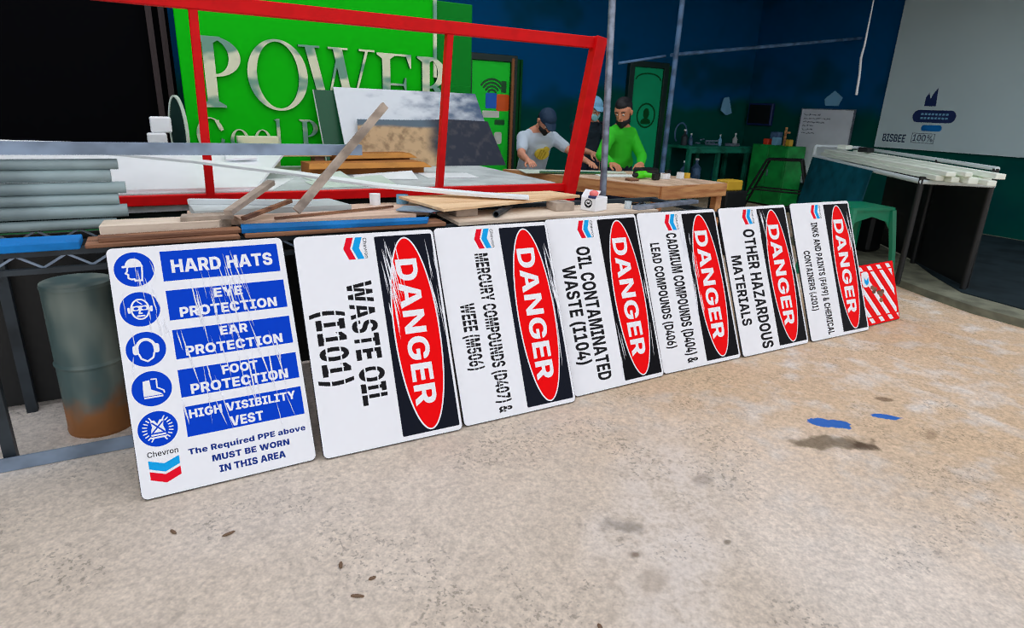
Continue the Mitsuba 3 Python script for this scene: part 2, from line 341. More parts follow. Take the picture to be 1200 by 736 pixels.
# ---------------------------------------------------------------- the leaning signs
W, H = 0.61, 0.914
QS = [(-0.1904, 2.2456, 1.093, 23.91), (0.4439, 2.2419, -1.151, 23.69), (1.0675, 2.2438, -0.110, 23.72), (1.6978, 2.2821, 1.484, 23.60),
      (2.3151, 2.3086, -0.262, 23.88), (2.9374, 2.2992, -0.040, 23.27), (3.5760, 2.2992, -0.940, 22.67)]
def sign_T(x, y, yaw, lean, z=0.006):
    yaw, lean = math.radians(yaw), math.radians(lean)
    a = np.array([math.cos(yaw), math.sin(yaw), 0]); n = np.array([-math.sin(yaw), math.cos(yaw), 0])
    u = math.cos(lean) * np.array([0, 0, 1]) + math.sin(lean) * n
    return fr((x, y, z), a, u, np.cross(a, u))
ROT = lambda g: aff.affine_transform(g, [0, 1, -1, 0, 0, H])          # text running down the board
TH = 0.010
def glare_folds(regions, n, seed, tilt=0.0, lo=0.05, hi=0.25, wid=(0.0012, 0.0030)):
    """creases of the wrapping film as thin raised tents, white to paint their glare"""
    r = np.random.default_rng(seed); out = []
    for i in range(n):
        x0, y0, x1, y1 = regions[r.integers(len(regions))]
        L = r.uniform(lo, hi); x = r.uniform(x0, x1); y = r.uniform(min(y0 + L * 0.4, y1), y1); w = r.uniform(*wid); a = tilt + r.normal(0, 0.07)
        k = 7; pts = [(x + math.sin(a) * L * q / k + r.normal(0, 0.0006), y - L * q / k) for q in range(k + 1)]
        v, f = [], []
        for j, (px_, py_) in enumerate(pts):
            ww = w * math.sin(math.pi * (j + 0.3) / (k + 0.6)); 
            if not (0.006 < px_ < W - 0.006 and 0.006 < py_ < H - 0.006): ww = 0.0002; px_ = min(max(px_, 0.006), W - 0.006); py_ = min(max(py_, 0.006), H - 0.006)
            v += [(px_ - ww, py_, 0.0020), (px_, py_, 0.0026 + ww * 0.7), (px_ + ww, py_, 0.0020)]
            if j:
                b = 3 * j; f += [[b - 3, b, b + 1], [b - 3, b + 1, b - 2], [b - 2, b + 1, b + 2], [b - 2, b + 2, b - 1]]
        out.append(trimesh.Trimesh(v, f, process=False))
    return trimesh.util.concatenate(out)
board = lambda w=W, h=H, r=0.02: ext(rrect(0.0018, 0.0018, w - 0.0018, h - 0.0018, r), 0.0016, -0.0016)
core = lambda w=W, h=H, r=0.021: ext(rrect(0, 0, w, h, r), TH - 0.0016, -TH)
OV = ellipse(0.467, 0.457, 0.106, 0.428, 40)
def emblem(parent, T, X, Y, s):
    """two-colour chevron mark: X to the right, Y up, in the frame of the lettering"""
    def V(y): return Polygon([(0, y), (0.5, y - 0.19), (1, y), (1, y - 0.30), (0.5, y - 0.50), (0, y - 0.30)])
    def loc(g): return aff.affine_transform(g, [s, 0, 0, s, X, Y])
    return loc(V(1.0)), loc(V(0.60))
def danger_sign(i, lines, label, navy, letter_gaps, glare_regions, nf, tilt):
    T = sign_T(*QS[i])
    t = thing('danger_sign', label, 'sign', None)
    put('panel', board, 'sign_white', t, T=T, share='dpanel'); put('core', core, 'sign_edge', t, T=T, share='dcore', label='dark edge')
    put('header_panel', lambda: ext(rrect(0.335, 0.022, 0.597, 0.894, 0.006), 0.0006), 'sign_navy' if navy else 'sign_black', t, T=T, share='dhead', label='black header panel' if not navy else 'blue black header panel')
    put('oval_border', lambda: ext(OV, 0.0006, 0.0006), 'sign_white', t, T=T, share='dovw')
    put('oval', lambda: ext(OV.buffer(-0.0065), 0.0005, 0.0012), 'sign_red', t, T=T, share='dov', label='red oval')
    put('header_lettering', lambda: ext(ROT(text('DANGER', 0.128, 0.775, 0.412, 0.098, 780)), 0.0005, 0.0017), 'sign_white', t, T=T, share='dtxt', label='white word DANGER')
    for (s, x0, x1, y0, cap) in lines:
        put('legend_line', ext(ROT(text(s, x0, x1, y0, cap, 800, letter_gaps)), 0.0006), 'ink', t, T=T, label='black lettering ' + s)
    def em(k):
        b, r_ = emblem(None, None, 0.018, 0.188, 0.094)
        return ext(ROT((b, r_)[k]), 0.0006)
    put('emblem_upper_chevron', lambda: em(0), 'cyan', t, T=T, share='demb', label='blue chevron')
    put('emblem_lower_chevron', lambda: em(1), 'crimson', t, T=T, share='demr', label='red chevron')
    put('emblem_name', lambda: ext(ROT(text('Chevron', 0.022, 0.110, 0.285, 0.016, 500)), 0.0006), 'ink', t, T=T, share='demn', label='small emblem name')
    put('glare_fold', glare_folds(glare_regions, nf, 20 + i, tilt), 'film', t, T=T, kind='stuff', label='raised film creases coloured white for their glare')
    return t

# the hard-hats board
T = sign_T(*QS[0])
t = thing('safety_sign', 'white sign headed HARD HATS with blue bars and round pictograms, leftmost of the row', 'sign')
put('panel', board, 'sign_white', t, T=T, share='dpanel'); put('core', core, 'sign_edge', t, T=T, share='dcore', label='dark edge')
bars = [(0.169, 0.776, 0.585, 0.889), (0.170, 0.628, 0.590, 0.740), (0.172, 0.481, 0.590, 0.591), (0.170, 0.338, 0.593, 0.441), (0.171, 0.191, 0.591, 0.302)]
for b in bars: put('text_bar', ext(sbox(*b), 0.0006), 'sign_blue', t, T=T)
for s, x0, x1, y0, cap in (('HARD HATS', 0.200, 0.560, 0.805, 0.050), ('EYE', 0.330, 0.432, 0.697, 0.036), ('PROTECTION', 0.206, 0.552, 0.636, 0.037), ('EAR', 0.332, 0.430, 0.549, 0.034), ('PROTECTION', 0.206, 0.552, 0.489, 0.036),
                           ('FOOT', 0.318, 0.446, 0.399, 0.034), ('PROTECTION', 0.204, 0.552, 0.345, 0.037), ('HIGH VISIBILITY', 0.186, 0.567, 0.257, 0.032), ('VEST', 0.319, 0.438, 0.199, 0.036)):
    put('bar_lettering', ext(text(s, x0, x1, y0, cap, 880), 0.0006, 0.0006), 'sign_white', t, T=T, label='white lettering ' + s)
for s, x0, x1, y0, cap, w in (('The Required PPE above', 0.165, 0.585, 0.126, 0.021, 860), ('MUST BE WORN', 0.240, 0.517, 0.083, 0.023, 880), ('IN THIS AREA', 0.259, 0.496, 0.038, 0.026, 880)):
    put('note_lettering', ext(text(s, x0, x1, y0, cap, w), 0.0006), 'ink_blue', t, T=T, label='blue lettering ' + s)
def ln(pts, w=0.05): return LineString(pts).buffer(w, quad_segs=4)
pict = {}
pict[0] = unary_union([ellipse(-0.02, 0.22, 0.46, 0.48).intersection(sbox(-1, 0.20, 1, 1)), rrect(-0.66, 0.14, 0.48, 0.27, 0.05), ln([(-0.36, 0.14), (-0.40, -0.10), (-0.50, -0.22), (-0.36, -0.30), (-0.38, -0.52), (-0.22, -0.62), (-0.05, -0.60), (-0.02, -0.74)]), ln([(0.42, 0.16), (0.40, -0.25), (0.34, -0.72)]), ln([(-0.05, -0.70), (0.34, -0.72)])])
face = [(0.48 * math.cos(a), 0.62 * math.sin(a)) for a in np.linspace(0, 2 * math.pi, 28)]
pict[1] = unary_union([ln(face), rrect(-0.52, -0.08, 0.52, 0.22, 0.1).difference(unary_union([ellipse(-0.22, 0.06, 0.13, 0.09), ellipse(0.22, 0.06, 0.13, 0.09)])), ln([(0, -0.05), (-0.08, -0.25), (0.06, -0.25)]), ln([(-0.18, -0.42), (0.18, -0.42)]), ln([(-0.62, 0.1), (-0.6, -0.14)], 0.07), ln([(0.62, 0.1), (0.6, -0.14)], 0.07), ln([(-0.1, 0.5), (0.12, 0.3)], 0.03)])
pict[2] = unary_union([ln([(0.5 * math.cos(a), 0.62 * math.sin(a)) for a in np.linspace(math.radians(18), math.radians(162), 16)], 0.09), rrect(-0.72, -0.28, -0.40, 0.30, 0.14), rrect(0.40, -0.28, 0.72, 0.30, 0.14), ln([(-0.42, -0.25), (-0.32, -0.56), (0, -0.76), (0.32, -0.56), (0.42, -0.25)], 0.055)])
boot = Polygon([(-0.45, 0.5), (-0.08, 0.55), (-0.05, -0.05), (0.42, -0.32), (0.56, -0.46), (0.54, -0.58), (-0.48, -0.58), (-0.50, -0.30)])
pict[3] = unary_union([boot, ln([(0.02, 0.58), (0.30, 0.56), (0.28, 0.02), (0.62, -0.20), (0.64, -0.34)], 0.04)]).difference(ln([(-0.6, -0.46), (0.6, -0.46)], 0.022))
vest = Polygon([(-0.36, 0.55), (-0.14, 0.55), (0, 0.30), (0.14, 0.55), (0.36, 0.55), (0.30, 0.15), (0.38, -0.10), (0.38, -0.22), (-0.38, -0.22), (-0.38, -0.10), (-0.30, 0.15)])
pict[4] = unary_union([vest.difference(unary_union([ln([(-0.28, 0.40), (0.30, -0.20)], 0.045), ln([(0.28, 0.40), (-0.30, -0.20)], 0.045)])), ln([(-0.36, -0.36), (0.36, -0.36)], 0.05), ln([(-0.38, -0.52), (0.38, -0.52)], 0.05)] +
                      [ln([(0.62 * math.cos(a), 0.66 * math.sin(a)), (0.82 * math.cos(a), 0.84 * math.sin(a))], 0.035) for a in np.radians([*range(-60, 61, 15), *range(120, 241, 15)])])
for k, cy in enumerate((0.830, 0.682, 0.534, 0.389, 0.242)):
    c = put('pictogram_disc', ext(ellipse(0.081, cy, 0.0635, 0.0635), 0.0006), 'sign_blue', t, T=T)
    put('pictogram', ext(aff.affine_transform(pict[k], [0.0585, 0, 0, 0.0585, 0.081, cy]), 0.0006, 0.0006), 'sign_white', c, T=T)
b, r_ = emblem(None, None, 0.036, 0.036, 0.098)
put('emblem_upper_chevron', ext(b, 0.0006), 'cyan', t, T=T, label='blue chevron'); put('emblem_lower_chevron', ext(r_, 0.0006), 'crimson', t, T=T, label='red chevron')
put('emblem_name', ext(text('Chevron', 0.036, 0.134, 0.145, 0.019, 560), 0.0006), 'ink', t, T=T, label='small emblem name')
put('glare_fold', cat_(glare_folds([(0.17, 0.40, 0.45, 0.89), (0.17, 0.2, 0.58, 0.6), (0.25, 0.60, 0.46, 0.89)], 46, 3, 0.13, 0.06, 0.26, (0.0010, 0.0032)), glare_folds([(0.02, 0.47, 0.15, 0.89)], 16, 4, 0.1, 0.04, 0.12, (0.001, 0.0024))), 'film', t, T=T, kind='stuff', label='raised film creases coloured white for their glare')

st1 = ((0.24, 0.06), (0.72, 0.05)); st2 = ((0.30, 0.055), (0.62, 0.05)); st0 = ()  # heights and widths of gaps cut across the lettering
HEAD = (0.335, 0.03, 0.40, 0.88)
danger_sign(1, [('WASTE OIL', 0.208, 0.732, 0.188, 0.106), ('(I101)', 0.318, 0.628, 0.042, 0.116)], 'leaning DANGER sign lettered WASTE OIL (I101), second in the row', True, st1, [(0.34, 0.55, 0.40, 0.89), (0.345, 0.70, 0.43, 0.89), (0.56, 0.5, 0.597, 0.89)], 34, 0.10)
danger_sign(2, [('MERCURY COMPOUNDS (D407) &', 0.135, 0.888, 0.186, 0.068), ('WEEE (M506)', 0.363, 0.671, 0.072, 0.071)], 'leaning DANGER sign lettered MERCURY COMPOUNDS and WEEE, third in the row', True, st2, [(0.56, 0.2, 0.603, 0.89), (0.57, 0.5, 0.60, 0.89)], 18, 0.02)
danger_sign(3, [('OIL CONTAMINATED', 0.157, 0.862, 0.166, 0.086), ('WASTE (I104)', 0.250, 0.762, 0.058, 0.082)], 'leaning DANGER sign lettered OIL CONTAMINATED WASTE, middle of the row', False, st0, [(0.335, 0.05, 0.36, 0.4), (0.575, 0.2, 0.60, 0.8)], 8, 0.02)
danger_sign(4, [('CADMIUM COMPOUNDS (D404) &', 0.128, 0.882, 0.190, 0.078), ('LEAD COMPOUNDS (D406)', 0.178, 0.780, 0.062, 0.066)], 'leaning DANGER sign lettered CADMIUM COMPOUNDS and LEAD COMPOUNDS', False, st0, [(0.335, 0.3, 0.39, 0.85), (0.30, 0.7, 0.345, 0.89)], 16, 0.02)
danger_sign(5, [('OTHER HAZARDOUS', 0.143, 0.889, 0.181, 0.098), ('MATERIALS', 0.299, 0.730, 0.042, 0.082)], 'leaning DANGER sign lettered OTHER HAZARDOUS MATERIALS', False, st0, [(0.335, 0.80, 0.40, 0.89), (0.575, 0.3, 0.60, 0.89)], 9, 0.15)
danger_sign(6, [('INKS AND PAINTS (F699) & CHEMICAL', 0.136, 0.890, 0.180, 0.062), ('CONTAINERS (J201)', 0.320, 0.717, 0.062, 0.060)], 'leaning DANGER sign lettered INKS AND PAINTS and CHEMICAL CONTAINERS', False, st0, [(0.55, 0.6, 0.60, 0.89)], 6, 0.0)
# red and white striped board
T = sign_T(4.205, 2.335, 1.5, 20.0)
t = thing('striped_sign', 'small red sign with white diagonal stripes at the right end of the row', 'sign')
w8, h8 = 0.452, 0.435
put('panel', board(w8, h8, 0.012), 'sign_red', t, T=T); put('core', core(w8, h8, 0.013), 'sign_edge', t, T=T, label='dark edge')
inner = sbox(0.035, 0.060, w8 - 0.030, h8 - 0.055)
for k in range(-2, 6):
    x = -0.13 + k * 0.116
    band = Polygon([(x, h8), (x + 0.046, h8), (x + 0.046 + 0.35, 0), (x + 0.35, 0)])
    full = band.intersection(sbox(0.012, 0.014, w8 - 0.012, h8 - 0.014))
    for g in (full.intersection(inner), full.intersection(sbox(0, 0, w8, 0.050)), full.intersection(sbox(0, h8 - 0.045, w8, h8))):
        if g.area > 2e-4: put('stripe', ext(g, 0.0006), 'sign_white', t, T=T)
put('emblem', ext(rrect(0.035, 0.275, 0.125, 0.385, 0.035), 0.0006, 0.0006), 'sign_white', t, T=T)
put('emblem_chevron', ext(Polygon([(0.065, 0.345), (0.09, 0.32), (0.115, 0.345), (0.115, 0.305), (0.09, 0.285), (0.065, 0.305)]), 0.0006, 0.0012), 'cyan', t, T=T)
put('faded_print', ext(unary_union([ellipse(x, y, 0.022, 0.016) for x, y in ((0.15, 0.265), (0.185, 0.25), (0.165, 0.235), (0.225, 0.222), (0.25, 0.205), (0.27, 0.225), (0.24, 0.165))]), 0.0005, 0.0006), 'timber_brown', t, T=T)

# ---------------------------------------------------------------- the rack behind the signs and what lies on it
t = thing('storage_rack', 'low dark steel rack behind the leaning signs, its top rail a zigzag joist', 'rack')
XR0, XR1 = -2.2, 2.95
for y in (2.72, 3.22):
    put('top_rail', beam((XR0, y, 0.822), (XR1, y, 0.822), 0.035, 0.025), 'steel_dark', t)
    put('bottom_chord', beam((XR0, y, 0.755), (XR1, y, 0.755), 0.025, 0.02), 'steel_dark', t)
    z = [(XR0 + k * 0.075, y, 0.812 if k % 2 else 0.765) for k in range(int((XR1 - XR0) / 0.075) + 1)]
    put('zigzag_web', cat_(*[beam(a, b, 0.008, 0.008) for a, b in zip(z[:-1], z[1:])]), 'steel_grey', t)
    for x in (-2.15, -0.62, 1.0, 2.9):
        put('leg', beam((x, y, 0.0), (x, y, 0.75), 0.04, 0.04, up=(0, 1, 0)), 'steel_dark', t)
for x in (-2.15, -0.62, 1.0, 2.9):
    put('cross_rail', beam((x, 2.73, 0.822), (x, 3.21, 0.822), 0.03, 0.025), 'steel_dark', t)
for y in (2.965, 3.115):
    put('pipe_stop', beam((-0.62, y, 0.83), (-0.62, y, 1.18), 0.02, 0.02, up=(0, 1, 0)), 'steel_dark', t)
    put('pipe_stop', beam((-1.8, y, 0.83), (-1.8, y, 1.18), 0.02, 0.02, up=(0, 1, 0)), 'steel_dark', t)
put('lean_rail', beam((2.95, 2.70, 0.800), (4.12, 2.70, 0.800), 0.03, 0.03), 'steel_dark', t)
put('lean_leg', beam((4.10, 2.70, 0), (4.10, 2.70, 0.785), 0.03, 0.03, up=(0, 1, 0)), 'steel_dark', t)
put('base_angle', cat_(beam((-2.2, 2.70, 0.03), (-0.10, 2.70, 0.03), 0.05, 0.008, up=(0, 0, 1)), beam((-2.2, 2.678, 0.03), (-0.10, 2.678, 0.03), 0.006, 0.055)), 'steel_grey', t, label='grey steel angle along the floor')

def single(name, mesh, m, label, cat, group=None, **k): return put(name, mesh, m, label=label, cat=cat, group=group, **k)
# flat stock lying on the rack (top of rails z = 0.835)
single('pale_plank', bx([0.10, 2.98, 0.836], [1.20, 3.24, 0.868], 0.003), 'ply_pink', 'pinkish plywood plank lying flat at the back of the rack behind the first two signs', 'plank')
single('brown_plank', bx([-0.26, 2.66, 0.836], [0.26, 2.81, 0.852], 0.003), 'timber_brown', 'dark reddish brown plank right above the HARD HATS sign', 'plank')
single('brown_plank', beam((-0.22, 2.71, 0.8605), (0.27, 2.74, 0.8605), 0.07, 0.016, ch=0.002), 'timber_brown', 'narrow brown plank lying on top of a wider brown plank above the first sign', 'plank')
single('pale_plank', slab([(-0.22, 2.82, 0.886), (-0.21, 2.97, 0.886), (0.26, 2.97, 0.886), (0.20, 2.82, 0.886)], 0.050), 'ply_pale', 'thick cream plank above the left end of the HARD HATS sign', 'plank')
single('grey_plank', slab([(0.06, 2.84, 0.9035), (0.07, 2.93, 0.9035), (0.27, 2.94, 0.9035), (0.26, 2.85, 0.9035)], 0.017), 'timber_grey', 'short grey plank end lying on the cream plank', 'plank')
single('pale_plank', slab([(0.12, 2.985, 0.905), (0.11, 3.21, 0.905), (0.75, 3.21, 0.905), (0.80, 2.985, 0.905)], 0.036), 'sheet_grey', 'light grey board lying on the pinkish plank behind the crossed sticks', 'board')
single('thin_strip', beam((0.11, 3.19, 0.917), (0.62, 3.03, 0.917), 0.03, 0.022), 'strip_pale', 'thin pale strip lying across the light grey board', 'strip')
single('blue_plank', slab([(0.27, 2.68, 0.872), (0.28, 2.80, 0.872), (1.10, 2.74, 0.872), (1.06, 2.66, 0.872)], 0.016), 'blue_plank', 'bright blue painted plank lying above the first and second signs', 'plank')
single('brown_plank', bx([0.28, 2.67, 0.836], [1.16, 2.80, 0.855], 0.003), 'timber_brown', 'dark brown plank under the bright blue plank', 'plank')
single('blue_plank', bx([-1.6, 2.66, 0.836], [-0.275, 2.80, 0.865], 0.003), 'blue_plank', 'blue painted plank lying left of the HARD HATS sign, its end showing', 'plank')
single('pale_plank', slab([(0.30, 2.825, 0.878), (0.27, 2.96, 0.884), (1.00, 2.96, 0.884), (1.06, 2.80, 0.878)], 0.020), 'ply_pink', 'pinkish plywood sheet lying behind the bright blue plank', 'board')
single('brown_strip', beam((0.42, 2.82, 0.886), (1.00, 2.96, 0.892), 0.012, 0.010), 'timber_brown', 'thin dark brown strip lying slantwise on the pinkish sheet', 'strip')
single('metal_offcut', slab([(0.98, 2.86, 0.893), (1.06, 2.97, 0.893), (1.30, 2.86, 0.893), (1.12, 2.76, 0.893)], 0.006), 'steel_grey', 'triangular grey metal offcut under the left tip of the large plywood sheet', 'offcut')
single('plywood_sheet', slab([(1.10, 3.16, 0.912), (2.05, 3.16, 0.912), (2.12, 2.95, 0.912), (1.16, 2.70, 0.912)], 0.013), 'ply_light', 'large light plywood sheet lying on top of the rack behind the second and third signs', 'board')
single('plywood_sheet', slab([(1.22, 2.66, 0.852), (1.24, 2.97, 0.852), (2.42, 2.97, 0.852), (2.50, 2.70, 0.852)], 0.016), 'ply_pale', 'cream plywood sheet under the white box, behind the third and fourth signs', 'board')
for x in (1.27, 1.86):
    single('timber_block', bx([x, 2.80, 0.853], [x + 0.12, 2.90, 0.8985], 0.002), 'timber_grey', 'grey timber block under the large plywood sheet, ' + ('its left support' if x < 1.5 else 'its right support'), 'block')
single('pipe_end', tube((1.45, 2.72, 0.8705), (1.66, 2.95, 0.8705), 0.017, hollow=0.004), 'steel_dark', 'dark pipe end poking out below the large plywood sheet', 'pipe', smooth=40)
single('crossed_stick', beam((0.235, 2.78, 0.925), (0.46, 3.10, 1.005), 0.035, 0.022), 'timber_grey', 'grey brown wooden stick lying slantwise, upper one of the crossed pair', 'stick')
single('crossed_stick', beam((0.29, 2.79, 0.896), (0.52, 2.98, 0.935), 0.020, 0.016), 'timber_brown', 'thinner brown stick, lower one of the crossed pair', 'stick')
single('rack_shade_board', bx([-2.2, 3.26, 0.02], [2.9, 3.28, 0.79]), 'black_metal', 'added dark board for the shade under and behind the rack', 'board')  # added to block the bright floor and darken gaps between the signs
# grey pipes
hts = [0.862, 0.912, 0.960, 1.006, 1.055, 1.100]
for k, z in enumerate(hts):
    e = [-0.17, -0.125, -0.15, -0.12, -0.165, -0.135][k]; r = [0.020, 0.026, 0.022, 0.024, 0.024, 0.021][k]
    single('pipe', tube((-2.1, 3.04, z), (e, 3.04, z), r, 20, hollow=0.004), 'pvc_grey', ['lowest grey plastic pipe of the stack at the left edge', 'second lowest grey plastic pipe of the stack at the left edge', 'third lowest grey plastic pipe of the stack at the left edge',
           'third grey plastic pipe from the top of the left stack', 'second grey plastic pipe from the top of the left stack', 'topmost grey plastic pipe of the stack at the left edge'][k], 'pipe', 'grey pipes stacked at the left edge', smooth=40)
# steel channel across, grey stick, long pale strip
ch = Polygon([(-0.02, -0.024), (0.02, -0.024), (0.02, -0.019), (-0.014, -0.019), (-0.014, 0.019), (0.02, 0.019), (0.02, 0.024), (-0.02, 0.024)])
m = ext(ch, 2.85, 0, fr((-1.98, 3.03, 1.168), (0, 1, 0), (0, 0, 1), (1, 0, -0.0035)))
single('steel_channel', m, 'steel_grey', 'long grey steel channel lying level over the stack of grey pipes', 'beam')
single('grey_stick', beam((0.52, 2.86, 0.906), (0.995, 3.03, 1.365), 0.036, 0.020, up=(0, 1, 0)), 'timber_grey', 'long grey stick leaning up across the end of the steel channel', 'stick')
P_ = [(-1.2, 4.45, 1.12), (-0.3, 4.2, 1.055), (0.2, 3.95, 1.02), (0.64, 3.62, 0.985), (1.05, 3.28, 0.945), (1.50, 2.98, 0.925), (1.72, 2.86, 0.919)]
v = np.array([(x, y, z + dz) for x, y, z in P_ for dz in (0, 0.006)]); vv = []
def ribbon(P_, w, th):
    v, f = [], []
    for i, p in enumerate(P_):
        a = np.array(P_[min(i + 1, len(P_) - 1)]) - np.array(P_[max(i - 1, 0)]); s = unit(np.cross((0, 0, 1), a)) * w / 2; p = np.array(p)
        v += [p - s, p + s, p + s + (0, 0, th), p - s + (0, 0, th)]
        if i:
            b = 4 * i
            for q in range(4): r_ = (q + 1) % 4; f += [[b - 4 + q, b - 4 + r_, b + r_], [b - 4 + q, b + r_, b + q]]
    n = 4 * (len(P_) - 1); f += [[0, 2, 1], [0, 3, 2], [n, n + 1, n + 2], [n, n + 2, n + 3]]
    m = trimesh.Trimesh(v, f, process=False); m.fix_normals(); return m
single('long_strip', ribbon(P_, 0.10, 0.014), 'sheet_white', 'long pale bent strip running from the white sheets down across the red rail', 'strip')
# white box with its cap, small cup, grey bar
c, s_ = math.cos(-0.62), math.sin(-0.62)
Tb = fr((2.10, 2.785, 0.853), unit((0.93, 0.37, 0)), unit((-0.37, 0.93, 0)), (0, 0, 1))
t = thing('white_box', 'small white carton with a round printed mark and pink cap, behind the fourth sign', 'box')
prof = Polygon([(-0.055, 0), (0.045, 0), (0.045, 0.072), (-0.018, 0.078), (-0.035, 0.105), (-0.055, 0.082)])
put('carton', bx([-0.06, -0.05, 0], [0.06, 0.05, 0.075], 0.004), 'white_plastic', t, T=Tb)
put('flap', slab([(-0.058, -0.05, 0.075), (-0.058, 0.05, 0.075), (-0.02, 0.05, 0.112), (-0.02, -0.05, 0.112)], 0.003, (1, 0, -1)), 'white_plastic', t, T=Tb)
mk = unary_union([Point(0, 0).buffer(0.024).difference(Point(0, 0).buffer(0.018)), ellipse(0, 0.004, 0.011, 0.009).difference(ellipse(0, 0.008, 0.006, 0.004)), LineString([(-0.014, -0.008), (0, -0.018), (0.014, -0.008)]).buffer(0.0025)])
put('printed_mark', ext(mk, 0.0008, 0, Tb @ fr((-0.060, 0.0, 0.042), (0, -1, 0), (0, 0, 1), (-1, 0, 0))), 'ink', t, label='dark round printed mark')
cp = trimesh.creation.icosphere(2, 0.026); cp.apply_scale((1, 1, 0.8)); cp.apply_translation((-0.040, -0.02, 0.094))
put('cap', cp, 'pink_plastic', t, smooth=True, T=Tb, label='pink round cap')
put('cap_band', bx([-0.070, -0.045, 0.072], [-0.045, 0.0, 0.086], 0.003), 'navy_plastic', t, T=Tb)
single('clear_cup', tube((2.33, 2.77, 0.853), (2.33, 2.77, 0.895), 0.020, 18, hollow=0.002), 'clear_plastic', 'small pale cup standing right of the white carton', 'cup', smooth=40)
single('grey_bar', beam((2.35, 2.725, 0.864), (2.92, 2.83, 0.864), 0.05, 0.022, ch=0.002), 'galvanised', 'flat grey metal bar lying above the fourth and fifth signs', 'bar')
# drum under the rack
t = thing('rusty_drum', 'upright grey green drum with a rusty foot, left of the HARD HATS sign', 'drum')
put('shell', trimesh.creation.revolve(np.array([(0, 0), (0.20, 0), (0.205, 0.01), (0.20, 0.02), (0.20, 0.24), (0.21, 0.25), (0.20, 0.26), (0.20, 0.50), (0.205, 0.51), (0.20, 0.52), (0, 0.515)]), sections=36), 'rust_drum', t, smooth=35, T=fr((-0.34, 2.95, 0), (0.62, 0, 0), (0, 0.62, 0), (0, 0, 1.25)))

# ---------------------------------------------------------------- red frame table
t = thing('red_frame_table', 'long work table with a tall red steel frame, behind the rack', 'table')
put('front_rail', bx([-2.2, 4.10, 0.765], [2.86, 4.15, 0.822], 0.003), 'red_paint', t)
put('back_rail', bx([-2.2, 5.66, 0.765], [2.75, 5.70, 0.805], 0.003), 'red_paint', t)
for x in (-1.7, 0.265, 1.74):
    q = {-1.7: -0.02, 0.265: 0.018, 1.74: 0.07}[x]
    put('post', beam((x - q * 0.9, 4.121, 0.0), (x + q * 0.95, 4.121, 1.825), 0.046, 0.05, up=(0, 1, 0), ch=0.003), 'red_paint', t)
put('corner_post', beam((2.705, 4.105, 0.0), (3.025, 4.105, 1.90), 0.092, 0.09, up=(0, 1, 0), ch=0.004), 'red_paint', t, label='thick red corner post')
put('top_beam', bx([-2.2, 4.09, 1.82], [2.98, 4.15, 1.90], 0.004), 'red_paint', t)
for x in (-2.1, -0.7, 0.8, 2.3):
    put('back_leg', bx([x - 0.02, 5.66, 0], [x + 0.02, 5.70, 0.765]), 'red_paint', t)
    put('cross_rail', bx([x - 0.02, 4.15, 0.77], [x + 0.02, 5.66, 0.805]), 'red_paint', t)
ys = np.linspace(4.152, 5.69, 8)
for a, b in zip(ys[:-1], ys[1:]):
    put('top_board', bx([-2.2, a + 0.003, 0.8055], [2.74, b - 0.003, 0.828], 0.002), 'sheet_grey', t)
# white sheets
single('white_sheet', slab([(-1.3, 4.17, 0.850), (0.53, 4.17, 0.850), (0.90, 5.10, 1.02), (-1.3, 5.35, 1.06)], 0.018), 'sheet_white', 'large white sheet tilted on the left part of the red table, the topmost one', 'sheet')
single('white_sheet', slab([(-0.5, 4.16, 0.8315), (0.62, 4.16, 0.8315), (0.86, 4.75, 0.8315), (-0.5, 4.75, 0.8315)], 0.003), 'sheet_white', 'white sheet lying flat under the tilted white sheet, its right corner showing', 'sheet')
single('white_sheet', slab([(-0.45, 4.17, 0.715), (0.56, 4.17, 0.725), (0.56, 4.17, 0.765), (-0.45, 4.17, 0.765)], 0.006, (0, 1, 0)), 'sheet_white', 'white strip of sheet hanging just below the red rail, left of the first post', 'sheet')
single('green_shade_board', slab([(-2.1, 4.30, 0.0), (0.62, 4.30, 0.0), (0.62, 4.42, 0.74), (-2.1, 4.42, 0.74)], 0.012, (0, 1, 0)), 'frame_dark', 'added dark green board for the shade under the red table, left part', 'board')  # put in to hide the lit floor below the table
single('black_shade_board', slab([(0.70, 4.32, 0.0), (2.55, 4.32, 0.0), (2.55, 4.44, 0.74), (0.70, 4.44, 0.74)], 0.012, (0, 1, 0)), 'black_metal', 'added black board for the shade under the middle of the red table', 'board')  # likewise added so the floor under the table looks unlit
single('white_canister', tube((0.98, 3.19, 0.8685), (0.98, 3.19, 0.925), 0.028, 18), 'white_plastic', 'small white canister at the back of the rack, left one of two', 'canister', smooth=40)
single('white_canister', tube((1.13, 3.19, 0.8685), (1.13, 3.19, 0.915), 0.032, 18), 'cap_pale', 'small pale blue canister at the back of the rack, right one of two', 'canister', smooth=40)
single('gap_shade_box', bx([-2.0, 3.36, 0.0], [0.22, 3.98, 0.72], 0.01), 'frame_green', 'added dark green box for the shade between the rack and the red table', 'crate')  # added to cover open floor that would show too bright
single('foam_block', bx([-0.9, 4.9, 0.8285], [0.5, 5.2, 0.93], 0.01), 'sheet_grey', 'pale block propping the tilted white sheet from behind', 'block')
